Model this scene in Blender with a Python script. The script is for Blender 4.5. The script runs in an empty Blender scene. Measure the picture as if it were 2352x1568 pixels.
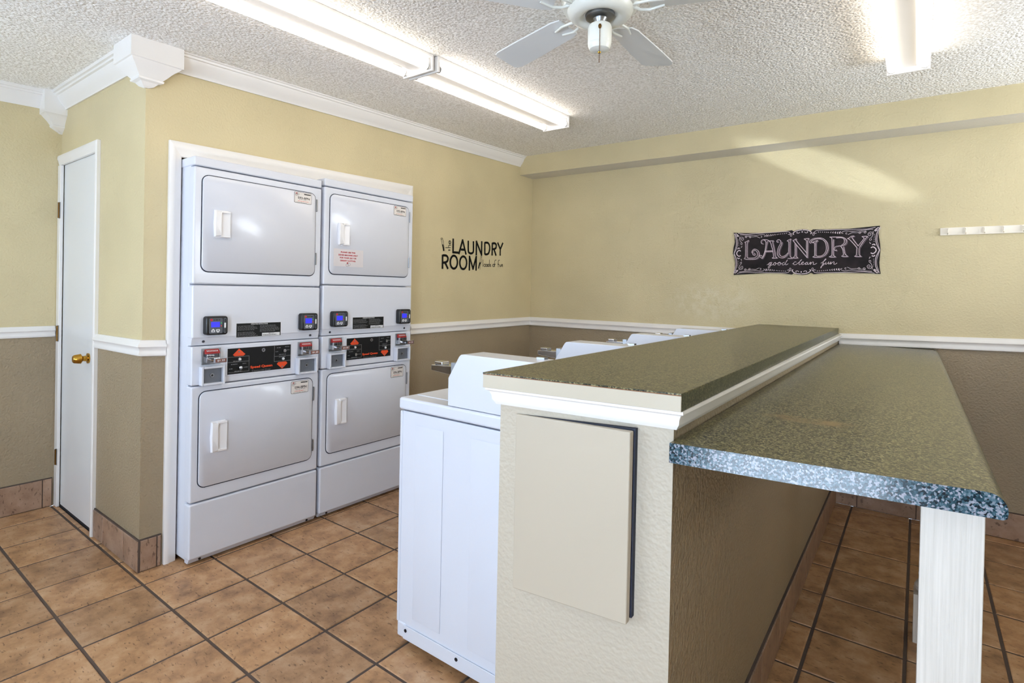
import bpy, bmesh, math, random
from mathutils import Vector, Matrix
random.seed(7)
scene = bpy.context.scene
COL = scene.collection

# ------------------------------------------------------------------ camera
cam_d = bpy.data.cameras.new('camera')
cam = bpy.data.objects.new('camera', cam_d)
COL.objects.link(cam)
cam_d.sensor_width = 36.0
cam_d.lens = 1252.078 / 2352 * 36
cam_d.shift_y = -106.11 / 2352
cam_d.clip_start = 0.05
R3 = Vector((0.80137969, 0.59779889, 0.02066623))
U3 = Vector((-0.02140148, -0.00587226, 0.99975372))
F2 = Vector((-0.59777301, 0.80162461, -0.00808787))
CAM = Vector((2.88028798, -1.00158425, 1.34311757))
cam.matrix_world = Matrix(((R3.x, U3.x, -F2.x, CAM.x), (R3.y, U3.y, -F2.y, CAM.y), (R3.z, U3.z, -F2.z, CAM.z), (0, 0, 0, 1)))
scene.camera = cam

# ------------------------------------------------------------------ world, daylight, exposure
world = bpy.data.worlds.new('daylight')
scene.world = world
world.use_nodes = True
world.node_tree.nodes['Background'].inputs[0].default_value = (0.75, 0.86, 1.0, 1)
world.node_tree.nodes['Background'].inputs[1].default_value = 1.0

def area_light(name, loc, rot, sx, sy, watts, color):
    d = bpy.data.lights.new(name, 'AREA')
    d.shape = 'RECTANGLE'; d.size = sx; d.size_y = sy; d.energy = watts; d.color = color
    o = bpy.data.objects.new(name, d); COL.objects.link(o)
    o.location = loc; o.rotation_euler = rot
    return o
DAY = (0.66, 0.81, 1.0)
area_light('doorway_daylight', (2.90, -2.60, 1.07), (math.radians(112), 0, 0), 0.9, 2.06, 38, DAY)
area_light('added_front_fill', (0.35, -2.60, 1.45), (math.radians(116), 0, 0), 1.9, 1.2, 48, DAY)  # lamp of an added front window, general fill for the room
side = area_light('added_side_fill', (4.59, 2.20, 1.80), (0, math.radians(109), 0), 0.7, 1.3, 15, (0.88, 0.94, 1.0))  # lamp of an added side window, brightens the back wall
side.data.spread = math.radians(124)
# added spot lamp outside the doorway, standing in for reflected sun on back wall
gd = bpy.data.lights.new('added_glint_spot', 'SPOT'); gd.energy = 470; gd.color = (0.80, 0.90, 1.0); gd.spot_size = math.radians(11); gd.spot_blend = 0.65; gd.shadow_soft_size = 0.02
glint = bpy.data.objects.new('added_glint_spot', gd); COL.objects.link(glint)
_z = (Vector((2.95, -3.6, 0.55)) - Vector((2.36, 3.12, 2.20))).normalized()
_x = Vector((-0.86, 0.0, 0.42)); _x = (_x - _z * _x.dot(_z)).normalized(); _y = _z.cross(_x)
glint.matrix_world = Matrix(((_x.x, _y.x * .17, _z.x, 2.95), (_x.y, _y.y * .17, _z.y, -3.6), (_x.z, _y.z * .17, _z.z, 0.55), (0, 0, 0, 1)))
TUBE_AISLE, TUBE_COUNTER = 3.8, 3.4

scene.view_settings.view_transform = 'Standard'
scene.view_settings.look = 'None'
scene.view_settings.gamma = 1.0
scene.view_settings.use_curve_mapping = False
scene.view_settings.exposure = 0.98
scene.cycles.use_denoising = True
scene.cycles.max_bounces = 6
scene.cycles.diffuse_bounces = 5
scene.cycles.glossy_bounces = 3
scene.cycles.use_adaptive_sampling = True
scene.cycles.adaptive_threshold = 0.09
scene.cycles.adaptive_min_samples = 12
scene.cycles.use_light_tree = False
scene.cycles.caustics_reflective = False
scene.cycles.caustics_refractive = False
scene.cycles.sample_clamp_indirect = 6.0

# ------------------------------------------------------------------ materials
def lin(c):
    return c / 12.92 if c <= 0.04045 else ((c + 0.055) / 1.055) ** 2.4
def rgb(r, g, b):
    return (lin(r / 255), lin(g / 255), lin(b / 255), 1.0)
MATS = {}
def base_mat(name, color, rough=0.5, metal=0.0, coat=0.0, spec=0.5):
    m = bpy.data.materials.new(name); m.use_nodes = True
    b = m.node_tree.nodes['Principled BSDF']
    b.inputs['Base Color'].default_value = color
    b.inputs['Roughness'].default_value = rough
    b.inputs['Metallic'].default_value = metal
    b.inputs['Specular IOR Level'].default_value = spec
    b.inputs['Coat Weight'].default_value = coat
    MATS[name] = m
    return m, m.node_tree, b
def N(nt, t, **kw):
    n = nt.nodes.new(t)
    for k, v in kw.items():
        setattr(n, k, v)
    return n
def noise(nt, vec, scale, detail=3.0, rough=0.55):
    n = N(nt, 'ShaderNodeTexNoise'); n.inputs['Scale'].default_value = scale
    n.inputs['Detail'].default_value = detail; n.inputs['Roughness'].default_value = rough
    if vec is not None: nt.links.new(vec, n.inputs['Vector'])
    return n
def ramp(nt, fac, stops):
    r = N(nt, 'ShaderNodeValToRGB')
    el = r.color_ramp.elements
    el[0].position, el[0].color = stops[0]
    el[1].position, el[1].color = stops[1]
    for p, c in stops[2:]:
        e = el.new(p); e.color = c
    nt.links.new(fac, r.inputs['Fac'])
    return r
def mixc(nt, fac, a, b, mode='MIX'):
    m = N(nt, 'ShaderNodeMix'); m.data_type = 'RGBA'; m.blend_type = mode
    for s, v in ((m.inputs[0], fac), (m.inputs[6], a), (m.inputs[7], b)):
        if hasattr(v, 'is_linked'): nt.links.new(v, s)
        else: s.default_value = v
    return m.outputs[2]
def bump(nt, b, height, strength, dist):
    n = N(nt, 'ShaderNodeBump'); n.inputs['Strength'].default_value = strength; n.inputs['Distance'].default_value = dist
    nt.links.new(height, n.inputs['Height']); nt.links.new(n.outputs[0], b.inputs['Normal'])
def coords(nt, which='Object'):
    return N(nt, 'ShaderNodeTexCoord').outputs[which]

def painted(name, color, rough, scale, strength, dist, var=0.06):
    m, nt, b = base_mat(name, color, rough)
    c = coords(nt)
    n1 = noise(nt, c, scale, 1.0, 0.5)
    bump(nt, b, n1.outputs[0], strength, dist)
    n2 = noise(nt, c, 1.7, 2.0, 0.6)
    d = tuple(v * (1 - var) for v in color[:3]) + (1,)
    l = tuple(min(1, v * (1 + var)) for v in color[:3]) + (1,)
    r = ramp(nt, n2.outputs[0], [(0.3, d), (0.7, l)])
    nt.links.new(r.outputs[0], b.inputs['Base Color'])
    return m
painted('wall_tan', rgb(208, 194, 155), 0.55, 95, 0.35, 0.006)
painted('wall_taupe', rgb(158, 142, 116), 0.5, 95, 0.6, 0.006)
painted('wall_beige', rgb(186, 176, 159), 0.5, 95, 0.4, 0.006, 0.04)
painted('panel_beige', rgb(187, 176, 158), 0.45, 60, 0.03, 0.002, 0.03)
painted('soffit_under', rgb(215, 210, 200), 0.7, 95, 0.4, 0.006, 0.03)
painted('trim_white', rgb(236, 233, 230), 0.35, 40, 0.03, 0.002, 0.015)
painted('door_white', rgb(228, 229, 230), 0.3, 30, 0.03, 0.002, 0.01)
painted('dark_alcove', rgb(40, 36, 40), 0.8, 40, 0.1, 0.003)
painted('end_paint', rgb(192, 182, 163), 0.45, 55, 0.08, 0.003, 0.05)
painted('bare_board', rgb(140, 84, 48), 0.7, 90, 0.2, 0.002, 0.3)

def popcorn():
    m, nt, b = base_mat('popcorn', rgb(236, 232, 226), 0.9)
    c = coords(nt)
    v = N(nt, 'ShaderNodeTexVoronoi'); v.feature = 'F1'; v.inputs['Scale'].default_value = 80
    nt.links.new(c, v.inputs['Vector'])
    n1 = noise(nt, c, 110, 1.0, 0.6)
    inv = N(nt, 'ShaderNodeMath'); inv.operation = 'SUBTRACT'; inv.inputs[0].default_value = 1.0
    nt.links.new(v.outputs['Distance'], inv.inputs[1])
    ad = N(nt, 'ShaderNodeMath'); ad.operation = 'MULTIPLY_ADD'
    nt.links.new(n1.outputs[0], ad.inputs[0]); ad.inputs[1].default_value = 1.2
    nt.links.new(inv.outputs[0], ad.inputs[2])
    bump(nt, b, ad.outputs[0], 0.65, 0.006)
    n2 = noise(nt, c, 90, 1.0, 0.5)
    r = ramp(nt, n2.outputs[0], [(0.38, rgb(226, 222, 216)), (0.58, rgb(252, 250, 247))])
    nt.links.new(r.outputs[0], b.inputs['Base Color'])
popcorn()

def tile_mat(name, dark, mid, light, rough):
    m, nt, b = base_mat(name, mid, rough)
    oi = N(nt, 'ShaderNodeObjectInfo')
    off = N(nt, 'ShaderNodeVectorMath'); off.operation = 'SCALE'
    cmb = N(nt, 'ShaderNodeCombineXYZ')
    nt.links.new(oi.outputs['Random'], cmb.inputs[0]); nt.links.new(oi.outputs['Random'], cmb.inputs[1])
    nt.links.new(cmb.outputs[0], off.inputs[0]); off.inputs['Scale'].default_value = 37.0
    add = N(nt, 'ShaderNodeVectorMath'); add.operation = 'ADD'
    nt.links.new(coords(nt), add.inputs[0]); nt.links.new(off.outputs[0], add.inputs[1])
    n1 = noise(nt, add.outputs[0], 9, 5.0, 0.65)
    r1 = ramp(nt, n1.outputs[0], [(0.30, dark), (0.5, mid), (0.70, light)])
    mp = N(nt, 'ShaderNodeMapping'); mp.inputs['Scale'].default_value = (1.0, 2.6, 1.0)
    mp.inputs['Rotation'].default_value = (0, 0, 0.5)
    nt.links.new(add.outputs[0], mp.inputs['Vector'])
    n2 = noise(nt, mp.outputs[0], 34, 3.0, 0.6)
    r2 = ramp(nt, n2.outputs[0], [(0.33, (0.35, 0.30, 0.27, 1)), (0.40, (1, 1, 1, 1))])
    c1 = mixc(nt, 0.8, r1.outputs[0], r2.outputs[0], 'MULTIPLY')
    var = ramp(nt, oi.outputs['Random'], [(0.0, (0.86, 0.86, 0.88, 1)), (1.0, (1.10, 1.06, 1.0, 1))])
    c2 = mixc(nt, 1.0, c1, var.outputs[0], 'MULTIPLY')
    nt.links.new(c2, b.inputs['Base Color'])
    bump(nt, b, noise(nt, add.outputs[0], 30, 1.0).outputs[0], 0.22, 0.003)
tile_mat('floor_tile', rgb(136, 102, 74), rgb(180, 140, 102), rgb(202, 168, 134), 0.40)
tile_mat('base_tile', rgb(138, 110, 92), rgb(160, 132, 112), rgb(176, 150, 132), 0.4)
painted('grout', rgb(88, 74, 66), 0.9, 300, 0.4, 0.002, 0.15)

def speckle(name, c1, c2, c3, c4, rough, scale, coat=0.0):
    m, nt, b = base_mat(name, c2, rough, coat=coat)
    c = coords(nt)
    v = N(nt, 'ShaderNodeTexVoronoi'); v.inputs['Scale'].default_value = scale
    nt.links.new(c, v.inputs['Vector'])
    n0 = noise(nt, c, scale * 0.8, 3.0, 0.7)
    sep = N(nt, 'ShaderNodeSeparateColor'); nt.links.new(v.outputs['Color'], sep.inputs[0])
    av = N(nt, 'ShaderNodeMath'); av.operation = 'MULTIPLY_ADD'
    nt.links.new(sep.outputs[0], av.inputs[0]); av.inputs[1].default_value = 0.70
    hf = N(nt, 'ShaderNodeMath'); hf.operation = 'MULTIPLY'; hf.inputs[1].default_value = 0.36
    nt.links.new(n0.outputs[0], hf.inputs[0]); nt.links.new(hf.outputs[0], av.inputs[2])
    r = ramp(nt, av.outputs[0], [(0.24, c1), (0.46, c2), (0.62, c3), (0.80, c4)])
    nt.links.new(r.outputs[0], b.inputs['Base Color'])
speckle('laminate_warmlit', rgb(22, 24, 14), rgb(58, 56, 34), rgb(94, 88, 56), rgb(142, 134, 96), 0.28, 300)  # olive cast of warm light and tan walls painted into the laminate
speckle('laminate_daylit', rgb(16, 28, 36), rgb(42, 72, 84), rgb(80, 106, 118), rgb(150, 152, 164), 0.16, 300)  # same laminate with blue daylight painted into its colour
speckle('laminate_edge', rgb(22, 24, 16), rgb(46, 50, 34), rgb(70, 74, 52), rgb(98, 98, 72), 0.32, 300)

def stained(name, src, color, center, radius, scale, amount):
    m = MATS[src].copy(); m.name = name; MATS[name] = m; nt = m.node_tree; b = nt.nodes['Principled BSDF']
    old = b.inputs['Base Color'].links[0].from_socket
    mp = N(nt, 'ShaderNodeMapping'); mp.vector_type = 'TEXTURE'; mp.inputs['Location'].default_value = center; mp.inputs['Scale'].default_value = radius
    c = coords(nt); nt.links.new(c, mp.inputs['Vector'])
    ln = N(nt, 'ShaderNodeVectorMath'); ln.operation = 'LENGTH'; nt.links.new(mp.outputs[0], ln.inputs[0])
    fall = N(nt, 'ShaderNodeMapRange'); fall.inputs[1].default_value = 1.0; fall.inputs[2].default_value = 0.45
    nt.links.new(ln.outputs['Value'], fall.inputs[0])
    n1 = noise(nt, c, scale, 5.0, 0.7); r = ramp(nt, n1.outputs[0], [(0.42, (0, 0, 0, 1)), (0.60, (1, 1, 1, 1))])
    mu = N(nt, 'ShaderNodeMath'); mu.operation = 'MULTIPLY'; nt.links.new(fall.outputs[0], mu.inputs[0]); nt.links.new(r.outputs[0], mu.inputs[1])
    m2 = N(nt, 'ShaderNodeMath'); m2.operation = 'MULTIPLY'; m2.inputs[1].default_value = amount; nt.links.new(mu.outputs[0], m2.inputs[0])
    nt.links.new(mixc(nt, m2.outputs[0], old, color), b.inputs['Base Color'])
stained('laminate_worktop', 'laminate_warmlit', rgb(138, 112, 70), (-0.05, 0.395, 1.043), (0.125, 0.045, 0.1), 14, 0.85)
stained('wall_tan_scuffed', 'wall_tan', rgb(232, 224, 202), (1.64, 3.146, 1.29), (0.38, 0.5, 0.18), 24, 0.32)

def wood_post():
    m, nt, b = base_mat('post_white', rgb(214, 207, 198), 0.5)
    mp = N(nt, 'ShaderNodeMapping'); mp.inputs['Scale'].default_value = (60, 60, 1.2)
    nt.links.new(coords(nt), mp.inputs['Vector'])
    n1 = noise(nt, mp.outputs[0], 3.0, 4.0, 0.6)
    bump(nt, b, n1.outputs[0], 0.35, 0.003)
    r = ramp(nt, n1.outputs[0], [(0.3, rgb(200, 194, 185)), (0.7, rgb(220, 214, 206))])
    nt.links.new(r.outputs[0], b.inputs['Base Color'])
wood_post()

base_mat('appliance', rgb(217, 221, 232), 0.28, coat=0.15)
base_mat('appliance_door', rgb(212, 215, 225), 0.25, coat=0.15)
base_mat('plastic_white', rgb(238, 238, 242), 0.35)
base_mat('gap_shade', rgb(40, 44, 60), 0.7)
base_mat('chrome', rgb(205, 206, 210), 0.12, 1.0)
base_mat('steel', rgb(150, 152, 156), 0.35, 1.0)
base_mat('dark_steel', rgb(84, 86, 92), 0.4, 1.0)
base_mat('vault_grey', rgb(112, 116, 124), 0.4, 0.4)
base_mat('screw', rgb(70, 72, 80), 0.4, 1.0)
base_mat('brass', rgb(196, 150, 62), 0.22, 1.0)
base_mat('antique_brass', rgb(110, 78, 38), 0.35, 1.0)
base_mat('black_plastic', rgb(16, 16, 18), 0.35)
base_mat('black_panel', rgb(8, 8, 9), 0.45, spec=0.3)
base_mat('grey_face', rgb(84, 88, 96), 0.45)
base_mat('grey_line', rgb(130, 130, 132), 0.5)
base_mat('print_white', rgb(220, 222, 226), 0.5)
base_mat('print_grey', rgb(118, 120, 124), 0.5)
base_mat('print_black', rgb(24, 24, 28), 0.5)
base_mat('print_red', rgb(190, 24, 44), 0.5)
base_mat('print_orange', rgb(226, 74, 26), 0.5)
base_mat('sticker_paper', rgb(226, 220, 216), 0.4)
base_mat('sign_film', rgb(214, 209, 212), 0.3)
base_mat('coin_red', rgb(168, 40, 40), 0.4)
base_mat('tag_brown', rgb(120, 66, 50), 0.4)
base_mat('led_green', rgb(40, 190, 90), 0.4)
base_mat('led_red', rgb(220, 50, 40), 0.4)
base_mat('fan_white', rgb(232, 234, 228), 0.3)
base_mat('fan_blade', rgb(226, 229, 230), 0.45)
base_mat('hook_cream', rgb(240, 232, 218), 0.45)
base_mat('decal_black', rgb(9, 8, 6), 0.7, spec=0.2)
def emissive(name, color, strength, base=(0.8, 0.8, 0.8, 1)):
    m, nt, b = base_mat(name, base, 0.4)
    b.inputs['Emission Color'].default_value = color
    b.inputs['Emission Strength'].default_value = strength
emissive('tube_cool', (1.0, 0.90, 0.78, 1), TUBE_AISLE)
emissive('tube_warm', (1.0, 0.90, 0.73, 1), TUBE_AISLE)
emissive('tube_counter', (1.0, 0.90, 0.76, 1), TUBE_COUNTER)
emissive('lcd_blue', rgb(36, 36, 220), 0.9, rgb(20, 20, 160))
def chalk():
    m, nt, b = base_mat('chalkboard', rgb(24, 18, 20), 0.7, spec=0.25)
    n1 = noise(nt, coords(nt), 7, 4.0, 0.6)
    r = ramp(nt, n1.outputs[0], [(0.35, rgb(18, 13, 14)), (0.75, rgb(50, 40, 42))])
    nt.links.new(r.outputs[0], b.inputs['Base Color'])
    base_mat('chalk_white', rgb(222, 206, 212), 0.8)
    base_mat('chalk_mauve', rgb(150, 128, 142), 0.8)
chalk()

# ------------------------------------------------------------------ mesh helpers
class MB:
    def __init__(s):
        s.v = []; s.f = []; s.m = []
    def add(s, verts, faces, mat):
        o = len(s.v); s.v += [tuple(p) for p in verts]
        for f in faces:
            s.f.append(tuple(i + o for i in f)); s.m.append(mat)
        return s
    def box(s, x0, x1, y0, y1, z0, z1, mat):
        v = [(x, y, z) for z in (z0, z1) for y in (y0, y1) for x in (x0, x1)]
        return s.add(v, [(0, 2, 3, 1), (4, 5, 7, 6), (0, 1, 5, 4), (2, 6, 7, 3), (0, 4, 6, 2), (1, 3, 7, 5)], mat)
    def loft(s, rings, mat, cap=True, close=True):
        n = len(rings[0]); v = [p for r in rings for p in r]; f = []
        for k in range(len(rings) - 1):
            for i in range(n if close else n - 1):
                j = (i + 1) % n
                f.append((k * n + i, k * n + j, (k + 1) * n + j, (k + 1) * n + i))
        if cap:
            f.append(tuple(range(n - 1, -1, -1))); f.append(tuple((len(rings) - 1) * n + i for i in range(n)))
        return s.add(v, f, mat)
    def lathe(s, prof, cx, cy, mat, n=24, cz=0.0):
        rings = [[(cx + r * math.cos(2 * math.pi * i / n), cy + r * math.sin(2 * math.pi * i / n), cz + z) for i in range(n)] for r, z in prof]
        return s.loft(rings, mat)
    def tube(s, pts, r, mat, n=8):
        pts = [Vector(p) for p in pts]; rings = []
        for k, p in enumerate(pts):
            d = (pts[min(k + 1, len(pts) - 1)] - pts[max(k - 1, 0)]).normalized()
            a = d.orthogonal().normalized()
            if abs(d.z) < 0.9: a = d.cross(Vector((0, 0, 1))).normalized()
            b = d.cross(a)
            rr = r[k] if isinstance(r, (list, tuple)) else r
            rings.append([p + rr * (math.cos(2 * math.pi * i / n) * a + math.sin(2 * math.pi * i / n) * b) for i in range(n)])
        return s.loft(rings, mat)
    def build(s, name, parent=None, loc=(0, 0, 0), bevel=0.0, seg=2, angle=38, smooth=True):
        me = bpy.data.meshes.new(name)
        me.from_pydata(s.v, [], s.f)
        names = []
        for m in s.m:
            if m not in names: names.append(m)
        for m in names: me.materials.append(MATS[m])
        idx = {m: i for i, m in enumerate(names)}
        for p, m in zip(me.polygons, s.m): p.material_index = idx[m]
        bm = bmesh.new(); bm.from_mesh(me)
        bmesh.ops.recalc_face_normals(bm, faces=bm.faces)
        bm.to_mesh(me); bm.free()
        if smooth:
            for p in me.polygons: p.use_smooth = True
            me.set_sharp_from_angle(angle=math.radians(angle))
        o = bpy.data.objects.new(name, me); COL.objects.link(o)
        o.location = loc
        if parent: o.parent = parent
        if bevel:
            md = o.modifiers.new('bevel', 'BEVEL'); md.width = bevel; md.segments = seg
            md.limit_method = 'ANGLE'; md.angle_limit = math.radians(40); md.harden_normals = True
        return o

def tag(o, label=None, cat=None, group=None, kind=None):
    if label: o['label'] = label
    if cat: o['category'] = cat
    if group: o['group'] = group
    if kind: o['kind'] = kind
    return o
def empty(name, loc, rot=(0, 0, 0)):
    o = bpy.data.objects.new(name, None); COL.objects.link(o)
    o.location = loc; o.rotation_euler = rot; o.empty_display_size = 0.1
    return o
def copy_tree(o, parent=None):
    c = o.copy(); COL.objects.link(c); c.parent = parent
    for ch in list(o.children): copy_tree(ch, c)
    return c
def rrect(y0, y1, z0, z1, r, n=5):
    pts = []
    for cy, cz, a0 in ((y1 - r, z1 - r, 0), (y0 + r, z1 - r, 90), (y0 + r, z0 + r, 180), (y1 - r, z0 + r, 270)):
        for i in range(n + 1):
            a = math.radians(a0 + 90 * i / n)
            pts.append((cy + r * math.cos(a), cz + r * math.sin(a)))
    return pts
def plate_x(mb, outline, x0, x1, mat, ch=0.0):
    """outline in (y,z) extruded along x, with a chamfer on the x1 side"""
    cy = sum(p[0] for p in outline) / len(outline); cz = sum(p[1] for p in outline) / len(outline)
    def ring(x, inset):
        out = []
        for (y, z) in outline:
            d = math.hypot(y - cy, z - cz) or 1
            out.append((x, y - (y - cy) / d * inset, z - (z - cz) / d * inset))
        return out
    rings = [ring(x0, 0), ring(x1 - ch, 0)] + ([ring(x1 - ch * 0.35, ch * 0.35), ring(x1, ch)] if ch else [ring(x1, 0)][:0])
    if not ch: rings = [ring(x0, 0), ring(x1, 0)]
    mb.loft(rings, mat)
    return mb
def disc_x(mb, y, z, r, x0, x1, mat, n=14):
    mb.loft([[(x, y + r * math.cos(2 * math.pi * i / n), z + r * math.sin(2 * math.pi * i / n)) for i in range(n)] for x in (x0, x1)], mat)
    return mb
def smooth_line(pts, n=4):
    if len(pts) < 3: return list(pts)
    P = [pts[0]] + list(pts) + [pts[-1]]; out = []
    for k in range(1, len(P) - 2):
        p0, p1, p2, p3 = P[k - 1], P[k], P[k + 1], P[k + 2]
        for i in range(n):
            t = i / n
            out.append(tuple(0.5 * (2 * b + (c - a) * t + (2 * a - 5 * b + 4 * c - d) * t * t + (3 * b - a - 3 * c + d) * t ** 3) for a, b, c, d in zip(p0, p1, p2, p3)))
    out.append(tuple(pts[-1])); return out
def ribbon(pts, w):
    """flat strip along a 2-D line -> verts, quads"""
    L = []; Rr = []
    q = [p for i, p in enumerate(pts) if i == 0 or math.hypot(p[0] - pts[i - 1][0], p[1] - pts[i - 1][1]) > 1e-6]
    closed = len(q) > 3 and math.hypot(q[0][0] - q[-1][0], q[0][1] - q[-1][1]) < 1e-5
    n = len(q)
    for i in range(n):
        a = q[i - 1] if i > 0 else (q[-2] if closed else q[i]); b = q[i + 1] if i < n - 1 else (q[1] if closed else q[i])
        d1 = (q[i][0] - a[0], q[i][1] - a[1]); d2 = (b[0] - q[i][0], b[1] - q[i][1])
        def nz(d):
            l = math.hypot(*d); return (d[0] / l, d[1] / l) if l > 1e-9 else None
        d1 = nz(d1); d2 = nz(d2); d1 = d1 or d2; d2 = d2 or d1
        n1 = (-d1[1], d1[0]); n2 = (-d2[1], d2[0])
        m = (n1[0] + n2[0], n1[1] + n2[1]); dd = 1 + n1[0] * n2[0] + n1[1] * n2[1]
        k = w / 2 / max(dd, 0.35)
        L.append((q[i][0] + m[0] * k, q[i][1] + m[1] * k)); Rr.append((q[i][0] - m[0] * k, q[i][1] - m[1] * k))
    return L + Rr, [(i, i + 1, n + i + 1, n + i) for i in range(n - 1)]
def text2d(s, x0, x1, y0, y1, bold=0.0):
    """letters as flat polygons fitted to a box"""
    cu = bpy.data.curves.new('lettering', 'FONT'); cu.body = s; cu.size = 1; cu.offset = bold; cu.resolution_u = 3
    o = bpy.data.objects.new('lettering', cu); COL.objects.link(o)
    me = o.to_mesh()
    vs = [(v.co.x, v.co.y) for v in me.vertices]; fs = [tuple(p.vertices) for p in me.polygons]
    o.to_mesh_clear(); bpy.data.objects.remove(o); bpy.data.curves.remove(cu)
    ax, bx = min(v[0] for v in vs), max(v[0] for v in vs); ay, by = min(v[1] for v in vs), max(v[1] for v in vs)
    return [(x0 + (v[0] - ax) / (bx - ax) * (x1 - x0), y0 + (v[1] - ay) / (by - ay) * (y1 - y0)) for v in vs], fs
def print_x(mb, vf, x, mat):
    mb.add([(x, a, b) for a, b in vf[0]], vf[1], mat)
def sweep(mb, prof, path, mat):
    """profile (out, up) carried along a path; 'out' points to the right of travel"""
    P = [Vector(p) for p in path]; rings = []
    nn = []
    for a, b in zip(P[:-1], P[1:]):
        d = (b - a); d.z = 0; d.normalize(); nn.append(Vector((d.y, -d.x, 0)))
    for k, p in enumerate(P):
        n1 = nn[max(k - 1, 0)]; n2 = nn[min(k, len(nn) - 1)]
        m = (n1 + n2) / (1 + n1.dot(n2))
        rings.append([p + m * o + Vector((0, 0, h)) for o, h in prof])
    mb.loft(rings, mat)
    return mb

# ------------------------------------------------------------------ room shell
YB, XL, XR, YF = 3.146, -1.26, 4.6, -2.6
RAIL = 1.05
def zceil(x, y): return 2.440 - 0.010 * x + 0.033 * y  # slope takes up lens distortion
def struct(mb, name, label, parent=None, **kw):
    o = mb.build(name, parent, **kw)
    return tag(o, label, None, None, 'structure')
def two_tone(mb, x0, x1, y0, y1, ztop=2.56, split=RAIL, z0=0.0):
    if z0 < split:
        mb.box(x0, x1, y0, y1, z0, split, 'wall_taupe'); mb.box(x0, x1, y0, y1, split, ztop, 'wall_tan')
    else:
        mb.box(x0, x1, y0, y1, z0, ztop, 'wall_tan')
    return mb

# floor slab (grout) with single tiles
mb = MB().box(XL, XR, YF, 0.0, -0.06, -0.0035, 'grout').box(-0.68, XR, 0.0, YB, -0.06, -0.0035, 'grout')
floor = struct(mb, 'floor', 'brown ceramic tile floor with dark grout joints')
TX, SX, TY, SY = 0.440, 0.3035, -0.335, 0.308
tile_cache = {}
def tile_mesh(w, h, mat='floor_tile', t=0.012, ch=0.0035):
    key = (round(w, 3), round(h, 3), mat, t)
    if key not in tile_cache:
        b = MB()
        def ring(e, z): return [(e, e, z), (w - e, e, z), (w - e, h - e, z), (e, h - e, z)]
        b.loft([ring(0, -t), ring(0, -ch), ring(ch * 0.5, -ch * 0.25), ring(ch * 1.4, 0)], mat)
        o = b.build('tile', smooth=False); tile_cache[key] = o.data; bpy.data.objects.remove(o)
    return tile_cache[key]
G = 0.0055
stuff = MB()
for i in range(-8, 12):
    for j in range(-6, 15):
        for _ in (0,):
            x0 = max(TX + j * SX + G, XL + 0.002); x1 = min(TX + (j + 1) * SX - G, XR - 0.002)
            y0 = max(TY + i * SY + G, YF + 0.002); y1 = min(TY + (i + 1) * SY - G, YB - 0.002)
            if y0 >= -0.005: x0 = max(x0, 0.0)
            elif x1 <= 0.0: y1 = min(y1, 0.0)
            if x1 - x0 < 0.02 or y1 - y0 < 0.01: continue
            if 1.36 < x0 and x1 < 2.45 and y0 > 0.45: continue
            near = (y0 > -1.1 and x1 < 3.75)
            if near:
                o = bpy.data.objects.new('tile', tile_mesh(x1 - x0, y1 - y0)); COL.objects.link(o)
                o.parent = floor; o.location = (x0, y0, random.uniform(-0.0008, 0.0008))
            else:
                e = 0.004
                stuff.loft([[(x0, y0, -0.003), (x1, y0, -0.003), (x1, y1, -0.003), (x0, y1, -0.003)],
                            [(x0 + e, y0 + e, 0), (x1 - e, y0 + e, 0), (x1 - e, y1 - e, 0), (x0 + e, y1 - e, 0)]], 'floor_tile')
o = stuff.build('tile_field', floor, smooth=False); o['kind'] = 'stuff'

# ceiling (plane tilted slightly to absorb lens distortion)
mb = MB()
c4 = [(XL, YF), (XR, YF), (XR, YB), (XL, YB)]
mb.loft([[(x, y, zceil(x, y)) for x, y in c4], [(x, y, zceil(x, y) + 0.12) for x, y in c4]], 'popcorn')
struct(mb, 'ceiling', 'white popcorn textured ceiling')

struct(two_tone(MB(), XL - 0.1, XL, YF - 0.1, 0.1), 'wall_left', 'tan over taupe wall left of the white door')
mb = two_tone(MB(), -0.625, -0.1, 0.0, 0.1)
mb.box(XL, -0.625, 0.0, 0.1, 2.06, 2.56, 'wall_tan')
struct(mb, 'wall_door', 'short wall holding the white closet door')
mb = two_tone(MB(), -0.1, 0.0, 0.0, 0.152)
two_tone(mb, -0.1, 0.0, 1.60, YB + 0.1)
mb.loft([[(-0.1, 0.152, 1.972), (0, 0.152, 1.972), (0, 1.6, 2.005), (-0.1, 1.6, 2.005)],
         [(-0.1, 0.152, 2.56), (0, 0.152, 2.56), (0, 1.6, 2.56), (-0.1, 1.6, 2.56)]], 'wall_tan')
struct(mb, 'wall_dryers', 'tan over taupe wall around the dryer recess')
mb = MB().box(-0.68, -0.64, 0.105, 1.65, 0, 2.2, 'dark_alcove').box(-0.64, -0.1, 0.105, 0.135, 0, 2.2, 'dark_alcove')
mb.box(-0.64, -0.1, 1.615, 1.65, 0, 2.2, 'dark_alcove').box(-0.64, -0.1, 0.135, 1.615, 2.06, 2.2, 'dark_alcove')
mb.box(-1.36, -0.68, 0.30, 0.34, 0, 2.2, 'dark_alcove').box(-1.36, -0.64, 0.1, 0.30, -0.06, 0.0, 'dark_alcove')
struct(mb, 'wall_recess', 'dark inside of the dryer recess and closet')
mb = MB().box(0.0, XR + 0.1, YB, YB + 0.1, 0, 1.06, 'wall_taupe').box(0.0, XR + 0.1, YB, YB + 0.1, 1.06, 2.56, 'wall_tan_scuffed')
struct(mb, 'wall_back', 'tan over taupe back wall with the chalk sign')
mb = two_tone(MB(), XR, XR + 0.1, YF, 1.55); two_tone(mb, XR, XR + 0.1, 2.85, YB)
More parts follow.
